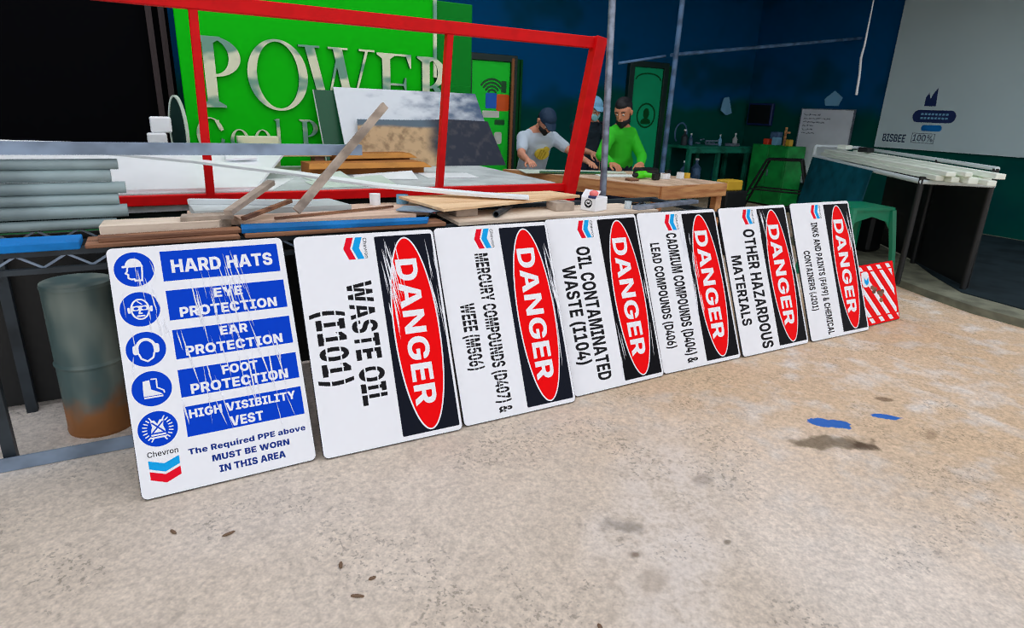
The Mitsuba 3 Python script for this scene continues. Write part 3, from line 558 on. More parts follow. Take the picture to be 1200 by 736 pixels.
for k, (x0, y0, w_, d_, rz, z) in enumerate(((0.90, 4.19, 0.55, 0.34, 0.03, 0.834), (1.30, 4.56, 0.46, 0.28, -0.18, 0.834), (0.94, 4.58, 0.30, 0.24, 0.12, 0.834), (1.86, 4.56, 0.42, 0.34, -0.14, 0.834))):
    cx, cy = x0 + w_ / 2, y0 + d_ / 2; c, s_ = math.cos(rz), math.sin(rz)
    q = [(cx + c * a - s_ * b, cy + s_ * a + c * b, z + (0.035 if (i == 2 and k < 3) else 0.0)) for i, (a, b) in enumerate(((-w_ / 2, -d_ / 2), (w_ / 2, -d_ / 2), (w_ / 2, d_ / 2), (-w_ / 2, d_ / 2)))]
    single('paper_sheet', slab(q, 0.004), ['sheet_green', 'sheet_white', 'sheet_green', 'sheet_white'][k], ['pale green sheet lying flat nearest the red rail', 'white sheet with a lifted corner in front of the cardboard', 'pale greenish sheet half under the cardboard boxes', 'small white sheet lying in front of the weathered board'][k], 'sheet')
# cardboard on the table
def carton(name, o, ex, ey, h, m, label):
    o, ex, ey = np.array(o, float), np.array(ex, float), np.array(ey, float)
    t = thing(name, label, 'box')
    c = [o, o + ex, o + ex + ey, o + ey]
    put('body', slab([p + (0, 0, h) for p in c], h), m, t)
    n = unit(np.cross(ex, (0, 0, 1)))
    put('flap', slab([o + (0, 0, h + 0.001), o + ex + (0, 0, h + 0.001), o + ex * 1.03 + n * 0.09 + (0, 0, h - 0.03), o - ex * 0.03 + n * 0.09 + (0, 0, h - 0.03)], 0.004), 'cardboard', t)
    return t
tb = carton('cardboard_box', (1.02, 4.95, 0.829), (0.95, 0.06, 0), (-0.02, 0.22, 0), 0.085, 'cardboard_dark', 'flat brown cardboard box lying in front of the weathered board')
carton('cardboard_box', (1.30, 5.22, 0.829), (0.66, 0.10, 0), (-0.02, 0.16, 0), 0.135, 'cardboard_dark', 'brown cardboard box with a raised lid behind the flat cardboard box')
put('red_tape', slab([(1.10, 4.945, 0.87), (1.22, 4.953, 0.87), (1.22, 4.953, 0.909), (1.10, 4.945, 0.909)], 0.003, (0.06, -1, 0)), 'red_paint', tb, label='red tape')
single('tan_board', bx([0.62, 5.27, 0.94], [1.27, 5.55, 0.975], 0.003), 'ply_light', 'tan board lying behind the white paper bag', 'board')
for x in (0.66, 1.14): single('board_prop', bx([x, 5.30, 0.829], [x + 0.08, 5.48, 0.9395], 0.003), 'timber_brown', 'dark timber block under the tan board, ' + ('left one' if x < 1 else 'right one'), 'block')
single('orange_carton', bx([0.32, 5.28, 0.829], [0.56, 5.46, 1.02], 0.004), 'yellow_plastic', 'small orange yellow carton behind the first red post', 'box')
single('white_paper_bag', slab([(0.42, 4.70, 0.975), (0.62, 4.72, 0.978), (0.64, 4.93, 1.024), (0.44, 4.92, 1.022)], 0.012), 'white_plastic', 'white square packet lying on the tilted sheet beside the first red post', 'packet')

# boards leaning on the green sign
single('silver_board', slab([(1.50, 5.62, 0.829), (3.02, 5.62, 0.829), (2.86, 5.88, 1.49), (1.46, 5.88, 1.49)], 0.014, (0, 1, 0)), 'silver_foil', 'large silvery sheet leaning against the green lettered sign', 'board')
single('weathered_board', slab([(1.58, 5.52, 0.829), (3.04, 5.52, 0.829), (2.93, 5.73, 1.235), (2.50, 5.735, 1.245), (2.2, 5.73, 1.23), (1.62, 5.72, 1.225)], 0.012, (0, 1, 0)), 'weathered_board', 'brown and blackened board leaning in front of the silvery sheet', 'board')
t = thing('dark_green_board', 'dark green board with a pale edge leaning left of the silvery sheet', 'board')
put('face', slab([(1.34, 5.74, 0.829), (1.54, 5.74, 0.829), (1.50, 5.895, 1.46), (1.29, 5.895, 1.46)], 0.012, (0, 1, 0)), 'green_dark_board', t)
put('edge', slab([(1.333, 5.736, 0.829), (1.341, 5.736, 0.829), (1.290, 5.891, 1.46), (1.283, 5.891, 1.46)], 0.014, (0, 1, 0)), 'sheet_grey', t, label='pale edge')

# ---------------------------------------------------------------- the green lettered sign
t = thing('lettered_sign', 'bright green sign with large raised silver serif letters POWER, behind the red table', 'sign')
put('panel', bx([0.27, 5.96, 0.55], [2.46, 6.02, 2.30], 0.006), 'green_sign', t)
put('end_panel', bx([2.47, 5.97, 0.55], [2.86, 6.02, 2.30], 0.006), 'green_end_shaded', t, label='end panel in a green darkened for shade')
put('end_box', bx([2.50, 5.955, 1.20], [2.84, 5.97, 1.56], 0.004), 'green_end_shaded', t)
put('edge_strip', bx([2.44, 5.93, 1.62], [2.475, 5.96, 2.30], 0.003), 'letter_face', t, label='pale strip')
for x in (0.35, 1.4, 2.7): put('leg', bx([x - 0.03, 5.97, 0], [x + 0.03, 6.02, 0.55]), 'steel_dark', t)
put('screw_cap', bx([0.365, 5.945, 1.39], [0.395, 5.96, 1.42], 0.003), 'sticker_white', t, label='small white square')
def serif(ch):
    """roman capitals, 1 unit tall, hand drawn"""
    st = 0.15
    def stem(x, y0=0, y1=1, w=st): return sbox(x, y0, x + w, y1)
    def ser(x, y, w=st, e=0.10, h=0.03): return sbox(x - e, y, x + w + e, y + h).union(Polygon([(x - e, y + (h if y < 0.5 else 0)), (x + w + e, y + (h if y < 0.5 else 0)), (x + w, y + (0.09 if y < 0.5 else -0.06)), (x, y + (0.09 if y < 0.5 else -0.06))]))
    def bowl(x, y0, y1, rx, thick=0.15): 
        cy, ry = (y0 + y1) / 2, (y1 - y0) / 2
        return ellipse(x, cy, rx, ry).difference(ellipse(x - 0.01, cy, rx - thick, ry - 0.035)).intersection(sbox(x, y0 - 1, x + 2, y1 + 1))
    if ch == 'P': return unary_union([stem(0.1), ser(0.1, 0), ser(0.1, 0.97), bowl(0.24, 0.44, 1.0, 0.36)])
    if ch == 'R': return unary_union([stem(0.1), ser(0.1, 0), ser(0.1, 0.97), bowl(0.24, 0.48, 1.0, 0.34), Polygon([(0.30, 0.52), (0.44, 0.50), (0.80, 0.03), (0.82, 0), (0.62, 0)])])
    if ch == 'E': return unary_union([stem(0.1), ser(0.1, 0), ser(0.1, 0.97), sbox(0.1, 0.965, 0.66, 1), sbox(0.1, 0, 0.70, 0.035), sbox(0.2, 0.49, 0.56, 0.525), Polygon([(0.66, 1), (0.66, 0.78), (0.635, 0.78), (0.56, 0.97)]), Polygon([(0.70, 0), (0.70, 0.24), (0.675, 0.24), (0.58, 0.03)]), Polygon([(0.56, 0.62), (0.56, 0.40), (0.535, 0.40), (0.50, 0.5), (0.535, 0.62)])])
    if ch == 'O': return ellipse(0.5, 0.5, 0.46, 0.52).difference(ellipse(0.5, 0.5, 0.32, 0.485))
    if ch == 'C': return ellipse(0.5, 0.5, 0.44, 0.52).difference(ellipse(0.52, 0.5, 0.31, 0.485)).difference(Polygon([(0.62, 0.5), (1.2, 0.80), (1.2, 0.22)])).union(Polygon([(0.80, 0.95), (0.80, 0.66), (0.775, 0.66), (0.66, 0.93)]))
    if ch == 'W':
        def stroke(x0, x1, w): return Polygon([(x0, 1), (x0 + w, 1), (x1 + w / 2, 0), (x1 - w / 2 + 0.02, 0)])
        return unary_union([stroke(0.05, 0.36, 0.16), stroke(0.62, 0.36, 0.05), stroke(0.52, 0.80, 0.16), stroke(1.10, 0.80, 0.05), sbox(-0.05, 0.97, 0.30, 1), sbox(0.44, 0.97, 0.78, 1), sbox(0.98, 0.97, 1.26, 1)])
    if ch == 'l': return unary_union([stem(0.05, 0, 1.02, 0.13), ser(0.05, 0, 0.13, 0.08), Polygon([(-0.04, 0.98), (0.18, 1.02), (0.18, 0.95), (0.05, 0.95)])])
    if ch == 'o': return ellipse(0.32, 0.33, 0.31, 0.35).difference(ellipse(0.32, 0.33, 0.19, 0.32))
def letter(ch, x0, x1, z0, h, dep=0.035):
    g = serif(ch); b = g.bounds
    g = aff.affine_transform(g, [(x1 - x0) / (b[2] - b[0]), 0, 0, h, -b[0] * (x1 - x0) / (b[2] - b[0]), 0])
    Tm = fr((x0, 5.96, z0), (1, 0, 0), (0, 0, 1), (0, -1, 0))
    k = put('letter', ext(g, dep, 0, Tm), 'letter_side', t)
    put('face', ext(g, 0.002, dep, Tm), 'letter_face', k)
for ch_, x0, x1, z0, h in (('P', 0.385, 0.72, 1.285, 0.545), ('O', 0.765, 1.255, 1.285, 0.55), ('W', 1.19, 1.86, 1.27, 0.55), ('E', 1.88, 2.23, 1.265, 0.54), ('R', 2.27, 2.68, 1.26, 0.54)): letter(ch_, x0, x1, z0, h)
for ch_, x0, x1, z0, h in (('C', 0.33, 0.54, 0.93, 0.27), ('o', 0.585, 0.735, 0.93, 0.27), ('o', 0.775, 0.915, 0.93, 0.27), ('l', 0.945, 1.01, 0.94, 0.26), ('P', 1.16, 1.32, 0.94, 0.265)): letter(ch_, x0, x1, z0, h, 0.022)
# oval disc and pale offcuts by the dark opening
t = thing('oval_disc', 'dark oval disc with a pale rim standing on edge left of the green sign', 'disc')
Td = fr((0.20, 5.60, 1.10), unit((0.75, -0.66, 0)), (0, 0.05, 1), unit((-0.66, -0.75, 0)))
put('rim', ext(ellipse(0, 0, 0.075, 0.27).difference(ellipse(0, 0, 0.067, 0.255)), 0.03, 0, Td), 'sheet_green', t, label='pale rim')
put('disc', ext(ellipse(0, 0, 0.067, 0.255), 0.02, 0, Td), 'frame_dark', t)
single('letter_scrap', bx([0.60, 5.60, 0.829], [0.92, 5.68, 1.075], 0.004), 'letter_face', 'pale metal offcut standing in front of the second line of letters', 'offcut')
t = thing('scrap_shelf', 'dark box holding pale offcuts between the red table and the green sign', 'box')
put('box', bx([-0.5, 5.35, 0.829], [0.30, 5.68, 0.835], 0.002), 'steel_dark', t)
for k, (a, b, m, lb) in enumerate((((-0.03, 5.40, 0.99), (0.10, 5.50, 1.10), 'sheet_white', 'white foam offcut left of the dark oval disc, lower of two'), ((0.0, 5.42, 1.102), (0.14, 5.52, 1.215), 'sheet_white', 'white foam offcut left of the dark oval disc, upper of two'), ((-0.02, 5.40, 0.836), (0.09, 5.52, 0.989), 'sheet_grey', 'grey block standing under the white foam offcuts'))):
    single('foam_offcut', bx(a, b, 0.01), m, lb, 'offcut')

# ---------------------------------------------------------------- grey pole, wooden bench and tools
single('grey_pole', tube((3.02, 3.86, 0.0), (2.99, 3.98, 2.9), 0.026, 18), 'galvanised', 'grey metal pole standing between the red corner post and the wooden bench', 'pole', smooth=40)
single('blue_pole', tube((5.00, 5.42, 0.0), (5.02, 5.40, 3.4), 0.028, 16), 'pole_blue', 'slim blue grey pole standing behind the right end of the wooden bench', 'pole', smooth=40)
t = thing('wooden_bench', 'wooden workbench with a thick edge, behind the fourth and fifth signs', 'bench')
A, B, C_, D = np.array((3.664, 3.963, .8)), np.array((4.51, 4.037, .8)), np.array((4.34, 5.04, .8)), np.array((2.99, 5.46, .8))
put('top', slab([A, B, C_, D], 0.022), 'timber_top', t)
put('edge_board', slab([A + (0, -.002, -.004), D + (-.004, 0, -.004), D + (-.004, 0, -.125), A + (0, -.002, -.125)], 0.022, (-0.89, -0.45, 0)), 'timber_bench', t, label='thick edge board, left side')
put('edge_board', slab([A + (0, -.004, -.004), B + (0, -.004, -.004), B + (0, -.004, -.115), A + (0, -.004, -.115)], 0.02, (0.08, -1, 0)), 'timber_bench', t)
put('edge_board', slab([B + (.004, 0, -.004), C_ + (.004, 0, -.004), C_ + (.004, 0, -.105), B + (.004, 0, -.105)], 0.02, (1, 0.08, 0)), 'timber_bench', t)
cen = (A + B + C_ + D) / 4
for q in (A, B, C_, D):
    p = q + (cen - q) * 0.07; put('leg', bx([p[0] - .035, p[1] - .035, 0], [p[0] + .035, p[1] + .035, .777], 0.003), 'timber_bench', t)
ZB = 0.8015
# printed panels on the bench
for k, (q, m, lb) in enumerate((([(2.98, 5.02), (4.02, 4.84), (4.12, 5.02), (3.08, 5.36)], 'sheet_green', 'large pale printed panel lying under the hands of the workers'), ([(3.10, 4.98), (3.72, 4.80), (3.86, 4.96), (3.20, 5.14)], 'green_dark_board', 'dark green printed panel lying on the larger pale panel'), ([(3.55, 4.62), (4.05, 4.52), (4.12, 4.72), (3.62, 4.82)], 'sheet_white', 'white printed panel lying beside the lime power tool'))):
    zz = ZB + (0.0045, 0.009, 0.0045)[k]
    h_ = thing('printed_panel', lb, 'panel')
    put('sheet', slab([(x, y, zz) for x, y in q], 0.004), m, h_)
    e = np.array([(x, y, zz + 0.0005) for x, y in q]); c0 = e.mean(0)
    put('yellow_edge', slab([e[0], e[1], e[1] * 0.95 + c0 * 0.05, e[0] * 0.95 + c0 * 0.05], 0.0004, (0, 0, 1)), 'print_yellow', h_, label='yellow printed edge')
def drill(o, ang, body, lb):
    o = np.array(o, float); c, s_ = math.cos(ang), math.sin(ang); Tm = fr(o, (c, s_, 0), (-s_, c, 0), (0, 0, 1))
    t = thing('power_tool', lb, 'drill')
    put('body', hose([(-0.09, 0, 0.036), (-0.06, 0, 0.036), (0.04, 0, 0.036), (0.07, 0, 0.036)], [0.022, 0.034, 0.034, 0.026], 14), body, t, smooth=50, T=Tm)
    put('handle', hose([(-0.03, 0.02, 0.034), (-0.045, 0.08, 0.034), (-0.05, 0.12, 0.034)], [0.024, 0.022, 0.022], 12), body, t, smooth=50, T=Tm)
    put('battery', bx([-0.09, 0.115, 0.002], [0.0, 0.155, 0.064], 0.006), 'black_metal', t, T=Tm)
    put('chuck', hose([(0.07, 0, 0.036), (0.10, 0, 0.036), (0.125, 0, 0.036)], [0.022, 0.02, 0.008], 12), 'black_metal', t, smooth=50, T=Tm)
drill((3.86, 4.45, ZB), 3.4, 'lime_plastic', 'lime green cordless drill lying on the wooden bench')
def tape(o, r, h, m, lb):
    t = thing('tape_roll', lb, 'tape roll')
    put('roll', tube((o[0], o[1], ZB), (o[0], o[1], ZB + h), r, 24, hollow=r * 0.4), m, t, smooth=40)
    put('core', tube((o[0], o[1], ZB + 0.001), (o[0], o[1], ZB + h - 0.002), r * 0.6, 24, hollow=0.003), 'cardboard', t, smooth=40)
tape((4.12, 4.42), 0.055, 0.045, 'white_plastic', 'white tape roll lying flat on the wooden bench')
tape((4.30, 4.40), 0.035, 0.055, 'sheet_white', 'small white roll right of the white tape roll on the bench')
single('black_case', bx([4.02, 4.62, ZB], [4.24, 4.76, ZB + 0.07], 0.012), 'black_metal', 'black tool case standing behind the white tape roll', 'case')
single('yellow_tin', tube((4.40, 4.42, ZB), (4.40, 4.42, ZB + 0.045), 0.035, 20), 'yellow_plastic', 'small yellow tin near the right corner of the wooden bench', 'tin', smooth=40)
single('black_tool', hose([(4.33, 4.60, ZB + 0.025), (4.40, 4.66, ZB + 0.03), (4.44, 4.74, ZB + 0.025)], [0.018, 0.026, 0.018], 10), 'black_metal', 'small black tool behind the yellow tin', 'tool', smooth=50)
single('knotty_scrap', bx([3.62, 4.30, ZB], [3.72, 4.38, ZB + 0.02], 0.004), 'timber_brown', 'small dark brown scrap near the left edge of the wooden bench', 'scrap')
single('yellow_toolbox', bx([4.98, 4.42, 0.66], [5.20, 4.58, 0.76], 0.01), 'yellow_plastic', 'dull yellow toolbox on a dark crate right of the wooden bench', 'toolbox')
single('dark_crate', bx([4.94, 4.38, 0.0], [5.24, 4.62, 0.659], 0.01), 'black_metal', 'tall dark crate right of the wooden bench carrying a yellow toolbox', 'crate')

# ---------------------------------------------------------------- the back of the workshop, right
t = thing('back_shelf', 'dark green shelf table along the back wall, right of the teal door', 'table')
put('top', bx([7.30, 7.35, 0.86], [8.75, 7.92, 0.90], 0.004), 'shelf_green', t)
put('front_rail', bx([7.30, 7.33, 0.80], [8.75, 7.36, 0.86]), 'shelf_green', t)
put('lower_shelf', bx([7.36, 7.45, 0.30], [8.70, 7.90, 0.33]), 'shelf_green', t)
for x in (7.36, 8.0, 8.68):
    for y in (7.40, 7.86): put('leg', bx([x - 0.03, y - 0.03, 0], [x + 0.03, y + 0.03, 0.86]), 'shelf_green', t)
def bottle(o, r, h, m, lb, group=None):
    pr = np.array([(0, 0), (r * 0.95, 0), (r, 0.01), (r, h * 0.62), (r * 0.35, h * 0.82), (r * 0.35, h), (0, h)])
    t = thing('bottle', lb, 'bottle', group)
    put('body', trimesh.creation.revolve(pr, sections=20), m, t, smooth=35, T=fr(o, (1, 0, 0), (0, 1, 0), (0, 0, 1)))
    put('cap', tube((o[0], o[1], o[2] + h), (o[0], o[1], o[2] + h + 0.025), r * 0.42, 14), 'white_plastic', t, smooth=40)
bottle((7.50, 7.60, 0.331), 0.07, 0.30, 'pole_blue', 'large bluish bottle on the lower shelf of the back table, left one')
bottle((7.74, 7.58, 0.331), 0.08, 0.34, 'pole_blue', 'larger bluish bottle on the lower shelf of the back table, middle one')
bottle((8.20, 7.60, 0.331), 0.06, 0.26, 'teal_panel', 'small dark bottle on the lower shelf of the back table, right one')
for k, (x, y, r, h, m) in enumerate(((7.44, 7.62, 0.05, 0.22, 'steel_dark'), (7.62, 7.66, 0.035, 0.16, 'pole_blue'), (8.22, 7.6, 0.03, 0.15, 'cap_pale'), (8.55, 7.58, 0.04, 0.18, 'sheet_grey'))):
    bottle((x, y, 0.901), r, h, m, ['dark bottle at the left end of the back table top', 'small blue bottle near the left end of the back table top', 'pale slim bottle near the middle of the back table top', 'light grey bottle at the right end of the back table top'][k])
single('coiled_hose', cat_(*[hose([(7.56 + (0.12 + 0.012 * j) * math.cos(a), 7.84, 1.075 + (0.155 + 0.012 * j) * math.sin(a)) for a in np.linspace(-0.9, math.pi + 0.9, 22)], 0.008, 6) for j in range(2)]), 'pole_blue', 'pale coiled hose standing behind the bottles at the left of the back table', 'hose')
single('tool_heap', cat_(*[hose([(7.80 + rng.uniform(0, .4), 7.48 + rng.uniform(0, .3), 0.915 + 0.012 * j), (7.80 + rng.uniform(0, .45), 7.48 + rng.uniform(0, .3), 0.92 + 0.012 * j)], 0.012, 6) for j in range(7)]), 'steel_grey', 'small heap of grey tools in the middle of the back table', 'tools', kind='stuff')
single('metal_tray', bx([8.30, 7.42, 0.901], [8.50, 7.56, 0.945], 0.006), 'galvanised', 'shallow pale metal tray on the right part of the back table', 'tray')
single('wall_bag', cat_(trimesh.convex.convex_hull(np.array([(8.50, 7.90, 1.66), (8.62, 7.90, 1.68), (8.74, 7.90, 1.42), (8.58, 7.88, 1.38), (8.46, 7.90, 1.46), (8.62, 7.93, 1.52), (8.55, 7.97, 1.6), (8.66, 7.97, 1.45)]))), 'cap_pale', 'pale blue plastic bag hanging on the back wall', 'bag')
t = thing('wall_monitor', 'dark flat monitor fixed to the right wall above the green cabinet', 'monitor')
put('case', bx([9.13, 7.40, 1.24], [9.195, 7.90, 1.60], 0.008), 'navy_plastic', t)
put('screen', bx([9.125, 7.43, 1.27], [9.13, 7.87, 1.57]), 'black_metal', t)
# green cabinet
t = thing('green_cabinet', 'green metal cabinet by the right wall, behind the black trestle', 'cabinet')
put('body', bx([8.62, 6.56, 0.03], [9.04, 7.26, 0.955], 0.008), 'cabinet_green', t)
put('plinth', bx([8.66, 6.60, 0], [9.02, 7.22, 0.03]), 'black_metal', t)
for y0, y1, hy in ((6.585, 6.905, 6.87), (6.915, 7.235, 6.95)):
    d = put('door', bx([8.605, y0, 0.07], [8.619, y1, 0.92], 0.003), 'cabinet_green', t)
    put('handle', bx([8.585, hy - 0.008, 0.48], [8.604, hy + 0.008, 0.58], 0.002), 'steel_grey', d)
for o, sz, m, lb, c_ in (((8.72, 7.05), (0.12, 0.10, 0.09), 'orange_red', 'orange red box on top of the green cabinet', 'box'), ((8.74, 6.90), (0.12, 0.10, 0.12), 'cap_pale', 'pale blue box on top of the green cabinet', 'box'), ((8.72, 6.64), (0.09, 0.08, 0.10), 'yellow_plastic', 'yellow box on top of the green cabinet', 'box'), ((8.88, 7.0), (0.12, 0.16, 0.20), 'pole_blue', 'blue grey box at the back on top of the green cabinet', 'box')):
    single('small_box', bx([o[0], o[1], 0.9555], [o[0] + sz[0], o[1] + sz[1], 0.9555 + sz[2]], 0.008), m, lb, c_)
t = thing('clamp', 'tan bar clamp standing on top of the green cabinet', 'clamp')
put('bar', bx([8.80, 6.80, 0.9555], [8.83, 6.83, 1.24], 0.003), 'timber_bench', t)
put('jaw', bx([8.795, 6.74, 1.14], [8.835, 6.83, 1.17], 0.003), 'timber_bench', t)
# black trestle stand in front of the cabinet
t = thing('black_trestle', 'open black metal trestle standing in front of the green cabinet', 'trestle')
FT = [(7.62, 6.55, 0), (8.02, 6.75, 0), (7.98, 5.55, 0), (8.38, 5.80, 0)]; TP = [(7.74, 6.22, 0.80), (7.94, 6.32, 0.80), (7.88, 5.76, 0.82), (8.08, 5.88, 0.82)]
for a, b in zip(FT, TP): put('leg', tube(a, b, 0.016, 10), 'black_metal', t, smooth=40)
for a, b in ((0, 1), (2, 3), (0, 2), (1, 3)): put('top_bar', tube(TP[a], TP[b], 0.016, 10), 'black_metal', t, smooth=40)
for a, b, f in ((0, 2, 0.45), (1, 3, 0.45), (0, 1, 0.3), (2, 3, 0.3)):
    L_ = lambda i: np.array(FT[i]) * (1 - f) + np.array(TP[i]) * f
    put('brace', tube(L_(a), L_(b), 0.012, 10), 'black_metal', t, smooth=40)
# whiteboard and paper on the right wall
t = thing('whiteboard', 'whiteboard with faint handwriting leaning on the right wall below a pale paper', 'whiteboard')
Tw = fr((9.15, 6.82, 0.40), (0, -1, 0), (0, 0, 1), (-1, 0, 0))
put('panel', ext(sbox(0, 0, 0.88, 1.12), 0.02), 'whiteboard', t, T=Tw)
for g in (sbox(-0.015, -0.015, 0.895, 0), sbox(-0.015, 1.12, 0.895, 1.135), sbox(-0.015, 0, 0, 1.12), sbox(0.88, 0, 0.895, 1.12)): put('frame_strip', ext(g, 0.028, -0.002), 'galvanised', t, T=Tw)
r = np.random.default_rng(5); lines = []
for k, (y, L_) in enumerate(((1.04, 0.30), (0.985, 0.40), (0.93, 0.34), (0.875, 0.20), (0.82, 0.14), (0.765, 0.18))):
    x = 0.05
    while x < 0.05 + L_:
        w_ = r.uniform(0.03, 0.08); pts = [(x + w_ * q / 5, y + r.uniform(-0.012, 0.012)) for q in range(6)]
        lines.append(LineString(pts).buffer(0.004, quad_segs=2)); x += w_ + 0.02
put('handwriting', ext(unary_union(lines), 0.001, 0.02), 'board_ink', t, T=Tw, kind='stuff', label='faint lines of handwriting')
for y in (6.75, 6.03): put('foot', bx([9.12, y - 0.02, 0], [9.17, y + 0.02, 0.385]), 'black_metal', t)
single('pale_paper', ext(Polygon([(-0.15, 0.0), (0, 0.12), (0.15, 0.02), (0.10, -0.10), (-0.12, -0.10)]), 0.004, 0, fr((9.195, 6.36, 1.68), (0, -1, 0), (0, 0, 1), (-1, 0, 0))), 'cap_pale', 'pale crumpled paper fixed to the right wall above the whiteboard', 'paper')
single('hanging_cord', hose([(7.62, 5.0, 3.4), (7.62, 5.0, 2.6), (7.62, 5.0, 2.25), (7.60, 5.0, 2.1), (7.64, 5.0, 1.9), (7.655, 5.0, 1.68)], [0.008, 0.008, 0.012, 0.014, 0.014, 0.016], 8), 'white_plastic', 'white cord hanging down from the ceiling before the right wall', 'cord', smooth=50)
single('slanting_tube', tube((4.40, 5.60, 1.86), (5.0, 5.56, 1.97), 0.014, 10), 'pole_blue', 'short slanting blue tube fixed to the slim blue grey pole', 'tube', smooth=40)
single('ceiling_tube', tube((5.03, 5.50, 1.98), (9.19, 6.10, 2.52), 0.020, 12), 'pole_blue', 'long slanting blue tube running from the blue grey pole to the right wall', 'tube', smooth=40)
# printed banner on the right wall
t = thing('wall_banner', 'large white printed banner on the right wall', 'banner')
Tn = fr((9.17, 5.55, 1.03), (0, -1, 0), (0, 0, 1), (-1, 0, 0))
put('sheet', ext(sbox(0, 0, 3.2, 2.1), 0.012), 'banner', t, T=Tn)
put('title_lettering', ext(text('BISBEE', 0.10, 0.42, 0.085, 0.105, 700), 0.002, 0.012), 'board_ink', t, T=Tn, label='dark narrow lettering')
bd = sbox(0.50, 0.09, 0.80, 0.22); put('number_box', ext(bd.difference(bd.buffer(-0.006)), 0.002, 0.012), 'board_ink', t, T=Tn)
put('number_lettering', ext(text('100%', 0.52, 0.78, 0.115, 0.085, 560), 0.002, 0.012), 'board_ink', t, T=Tn, label='lettering 100%')
lab = put('round_label', ext(rrect(0.45, 0.36, 1.0, 0.52, 0.075), 0.002, 0.012), 'navy_plastic', t, T=Tn, label='dark blue rounded label')
put('small_print', ext(unary_union([sbox(0.56 + 0.045 * k, y, 0.59 + 0.045 * k, y + 0.025) for k in range(8) for y in (0.405, 0.455)]), 0.001, 0.014), 'cap_pale', lab, T=Tn, kind='stuff', label='unreadable pale print')
put('blue_mark', ext(rrect(0.60, 0.25, 0.86, 0.33, 0.03), 0.002, 0.012), 'blue_plank', t, T=Tn)
put('bottle_print', ext(unary_union([Polygon([(0.57, 0.57), (0.57, 0.68), (0.60, 0.74), (0.63, 0.66), (0.66, 0.74), (0.70, 0.80), (0.72, 0.57)])]), 0.002, 0.012), 'navy_plastic', t, T=Tn)
# tubular bench with white profiles
t = thing('tube_bench', 'white tubular steel bench loaded with white profiles in front of the wall banner', 'bench')
d_ = unit((-0.6218, -0.7832, 0)); n_ = np.array([0.7832, -0.6218, 0]); O = np.array([7.27, 5.16, 0]); L_ = 3.0; Wd = 0.52
def bp(a, b, z): return O + d_ * a + n_ * b + np.array([0, 0, z])
for a, b in ((0.02, 0.0), (0.02, Wd), (L_ - 0.02, 0.0), (2.03, Wd), (L_ - 0.02, Wd)):
    if True:
        put('leg', tube(bp(a, b, 0.067 if a > 1 else (0.06 if b > 0.1 else 0.0)), bp(a, b, 1.06 if a < 1 or b > 0.1 else 0.97), 0.024, 12), 'frame_white' if a < 1 else 'black_metal', t, smooth=40)
for b in (0.0, Wd): put('long_rail', tube(bp(0, b, 0.93), bp(L_, b, 0.93), 0.022, 12), 'frame_white', t, smooth=40)
put('top_rail', tube(bp(0, Wd, 1.06), bp(L_, Wd, 1.06), 0.018, 12), 'frame_white', t, smooth=40)
for a in (0.0, 0.9, 1.8, L_): put('cross_rail', tube(bp(a, 0, 0.93), bp(a, Wd, 0.93), 0.018, 12), 'frame_white', t, smooth=40)
put('end_rail', tube(bp(0, 0, 1.06), bp(0, Wd, 1.06), 0.018, 12), 'frame_white', t, smooth=40)
put('side_brace', tube(bp(0.05, 0.0, 0.10), bp(0.62, 0.0, 0.91), 0.014, 10), 'black_metal', t, smooth=40)
prf = [(0.05, 0.956, 0.06, 0.04), (0.125, 0.956, 0.06, 0.04), (0.21, 0.956, 0.07, 0.05), (0.30, 0.956, 0.06, 0.04), (0.385, 0.956, 0.07, 0.05), (0.085, 0.998, 0.07, 0.035), (0.17, 1.008, 0.05, 0.035), (0.345, 1.008, 0.07, 0.04)]
for k, (b, z, w_, h_) in enumerate(prf):
    a0 = 0.22 + 0.05 * ((k * 7) % 5); a1 = L_ + 0.15 + 0.08 * ((k * 5) % 4)
    single('white_profile', beam(bp(a0, b, z + h_ / 2), bp(a1, b, z + h_ / 2), w_, h_, ch=0.004), 'profile_white', 'long white profile lying in the stack on the tubular bench', 'profile', 'white profiles on the tubular bench')
for k, (a, b) in enumerate(((0.16, 0.22), (0.30, 0.28))):
    single('profile_offcut', bx(bp(0.40 + 0.5 * k, b, 1.050) - (0.06, 0.06, 0), bp(0.40 + 0.5 * k, b, 1.050) + (0.06, 0.06, 0.05), 0.006), ('profile_white', 'black_metal')[k], ('white offcut lying on the far end of the stacked profiles', 'black offcut lying on the stacked white profiles')[k], 'offcut')
single('teal_board', slab([bp(0.10, -0.15, 0.067), bp(2.06, -0.15, 0.067), bp(2.03, -0.036, 0.93), bp(0.10, -0.036, 0.93)], 0.010, n_), 'teal_panel', 'dark teal board leaning against the front of the tubular bench', 'board')
single('black_shade_sheet', slab([bp(0.9, Wd + 0.05, 0.07), bp(L_ - 0.05, Wd + 0.05, 0.07), bp(L_ - 0.05, Wd + 0.035, 0.93), bp(0.9, Wd + 0.035, 0.93)], 0.006, n_), 'black_metal', 'added black sheet for the dark space below the tubular bench', 'cloth')  # added to blacken the view through the bench
single('shade_bin', bx([6.42, 3.72, 0.0665], [6.66, 3.96, 0.45], 0.03), 'black_metal', 'added black bin for the dark space under the tubular bench', 'bin')  # dark object added to deepen the shade under the bench

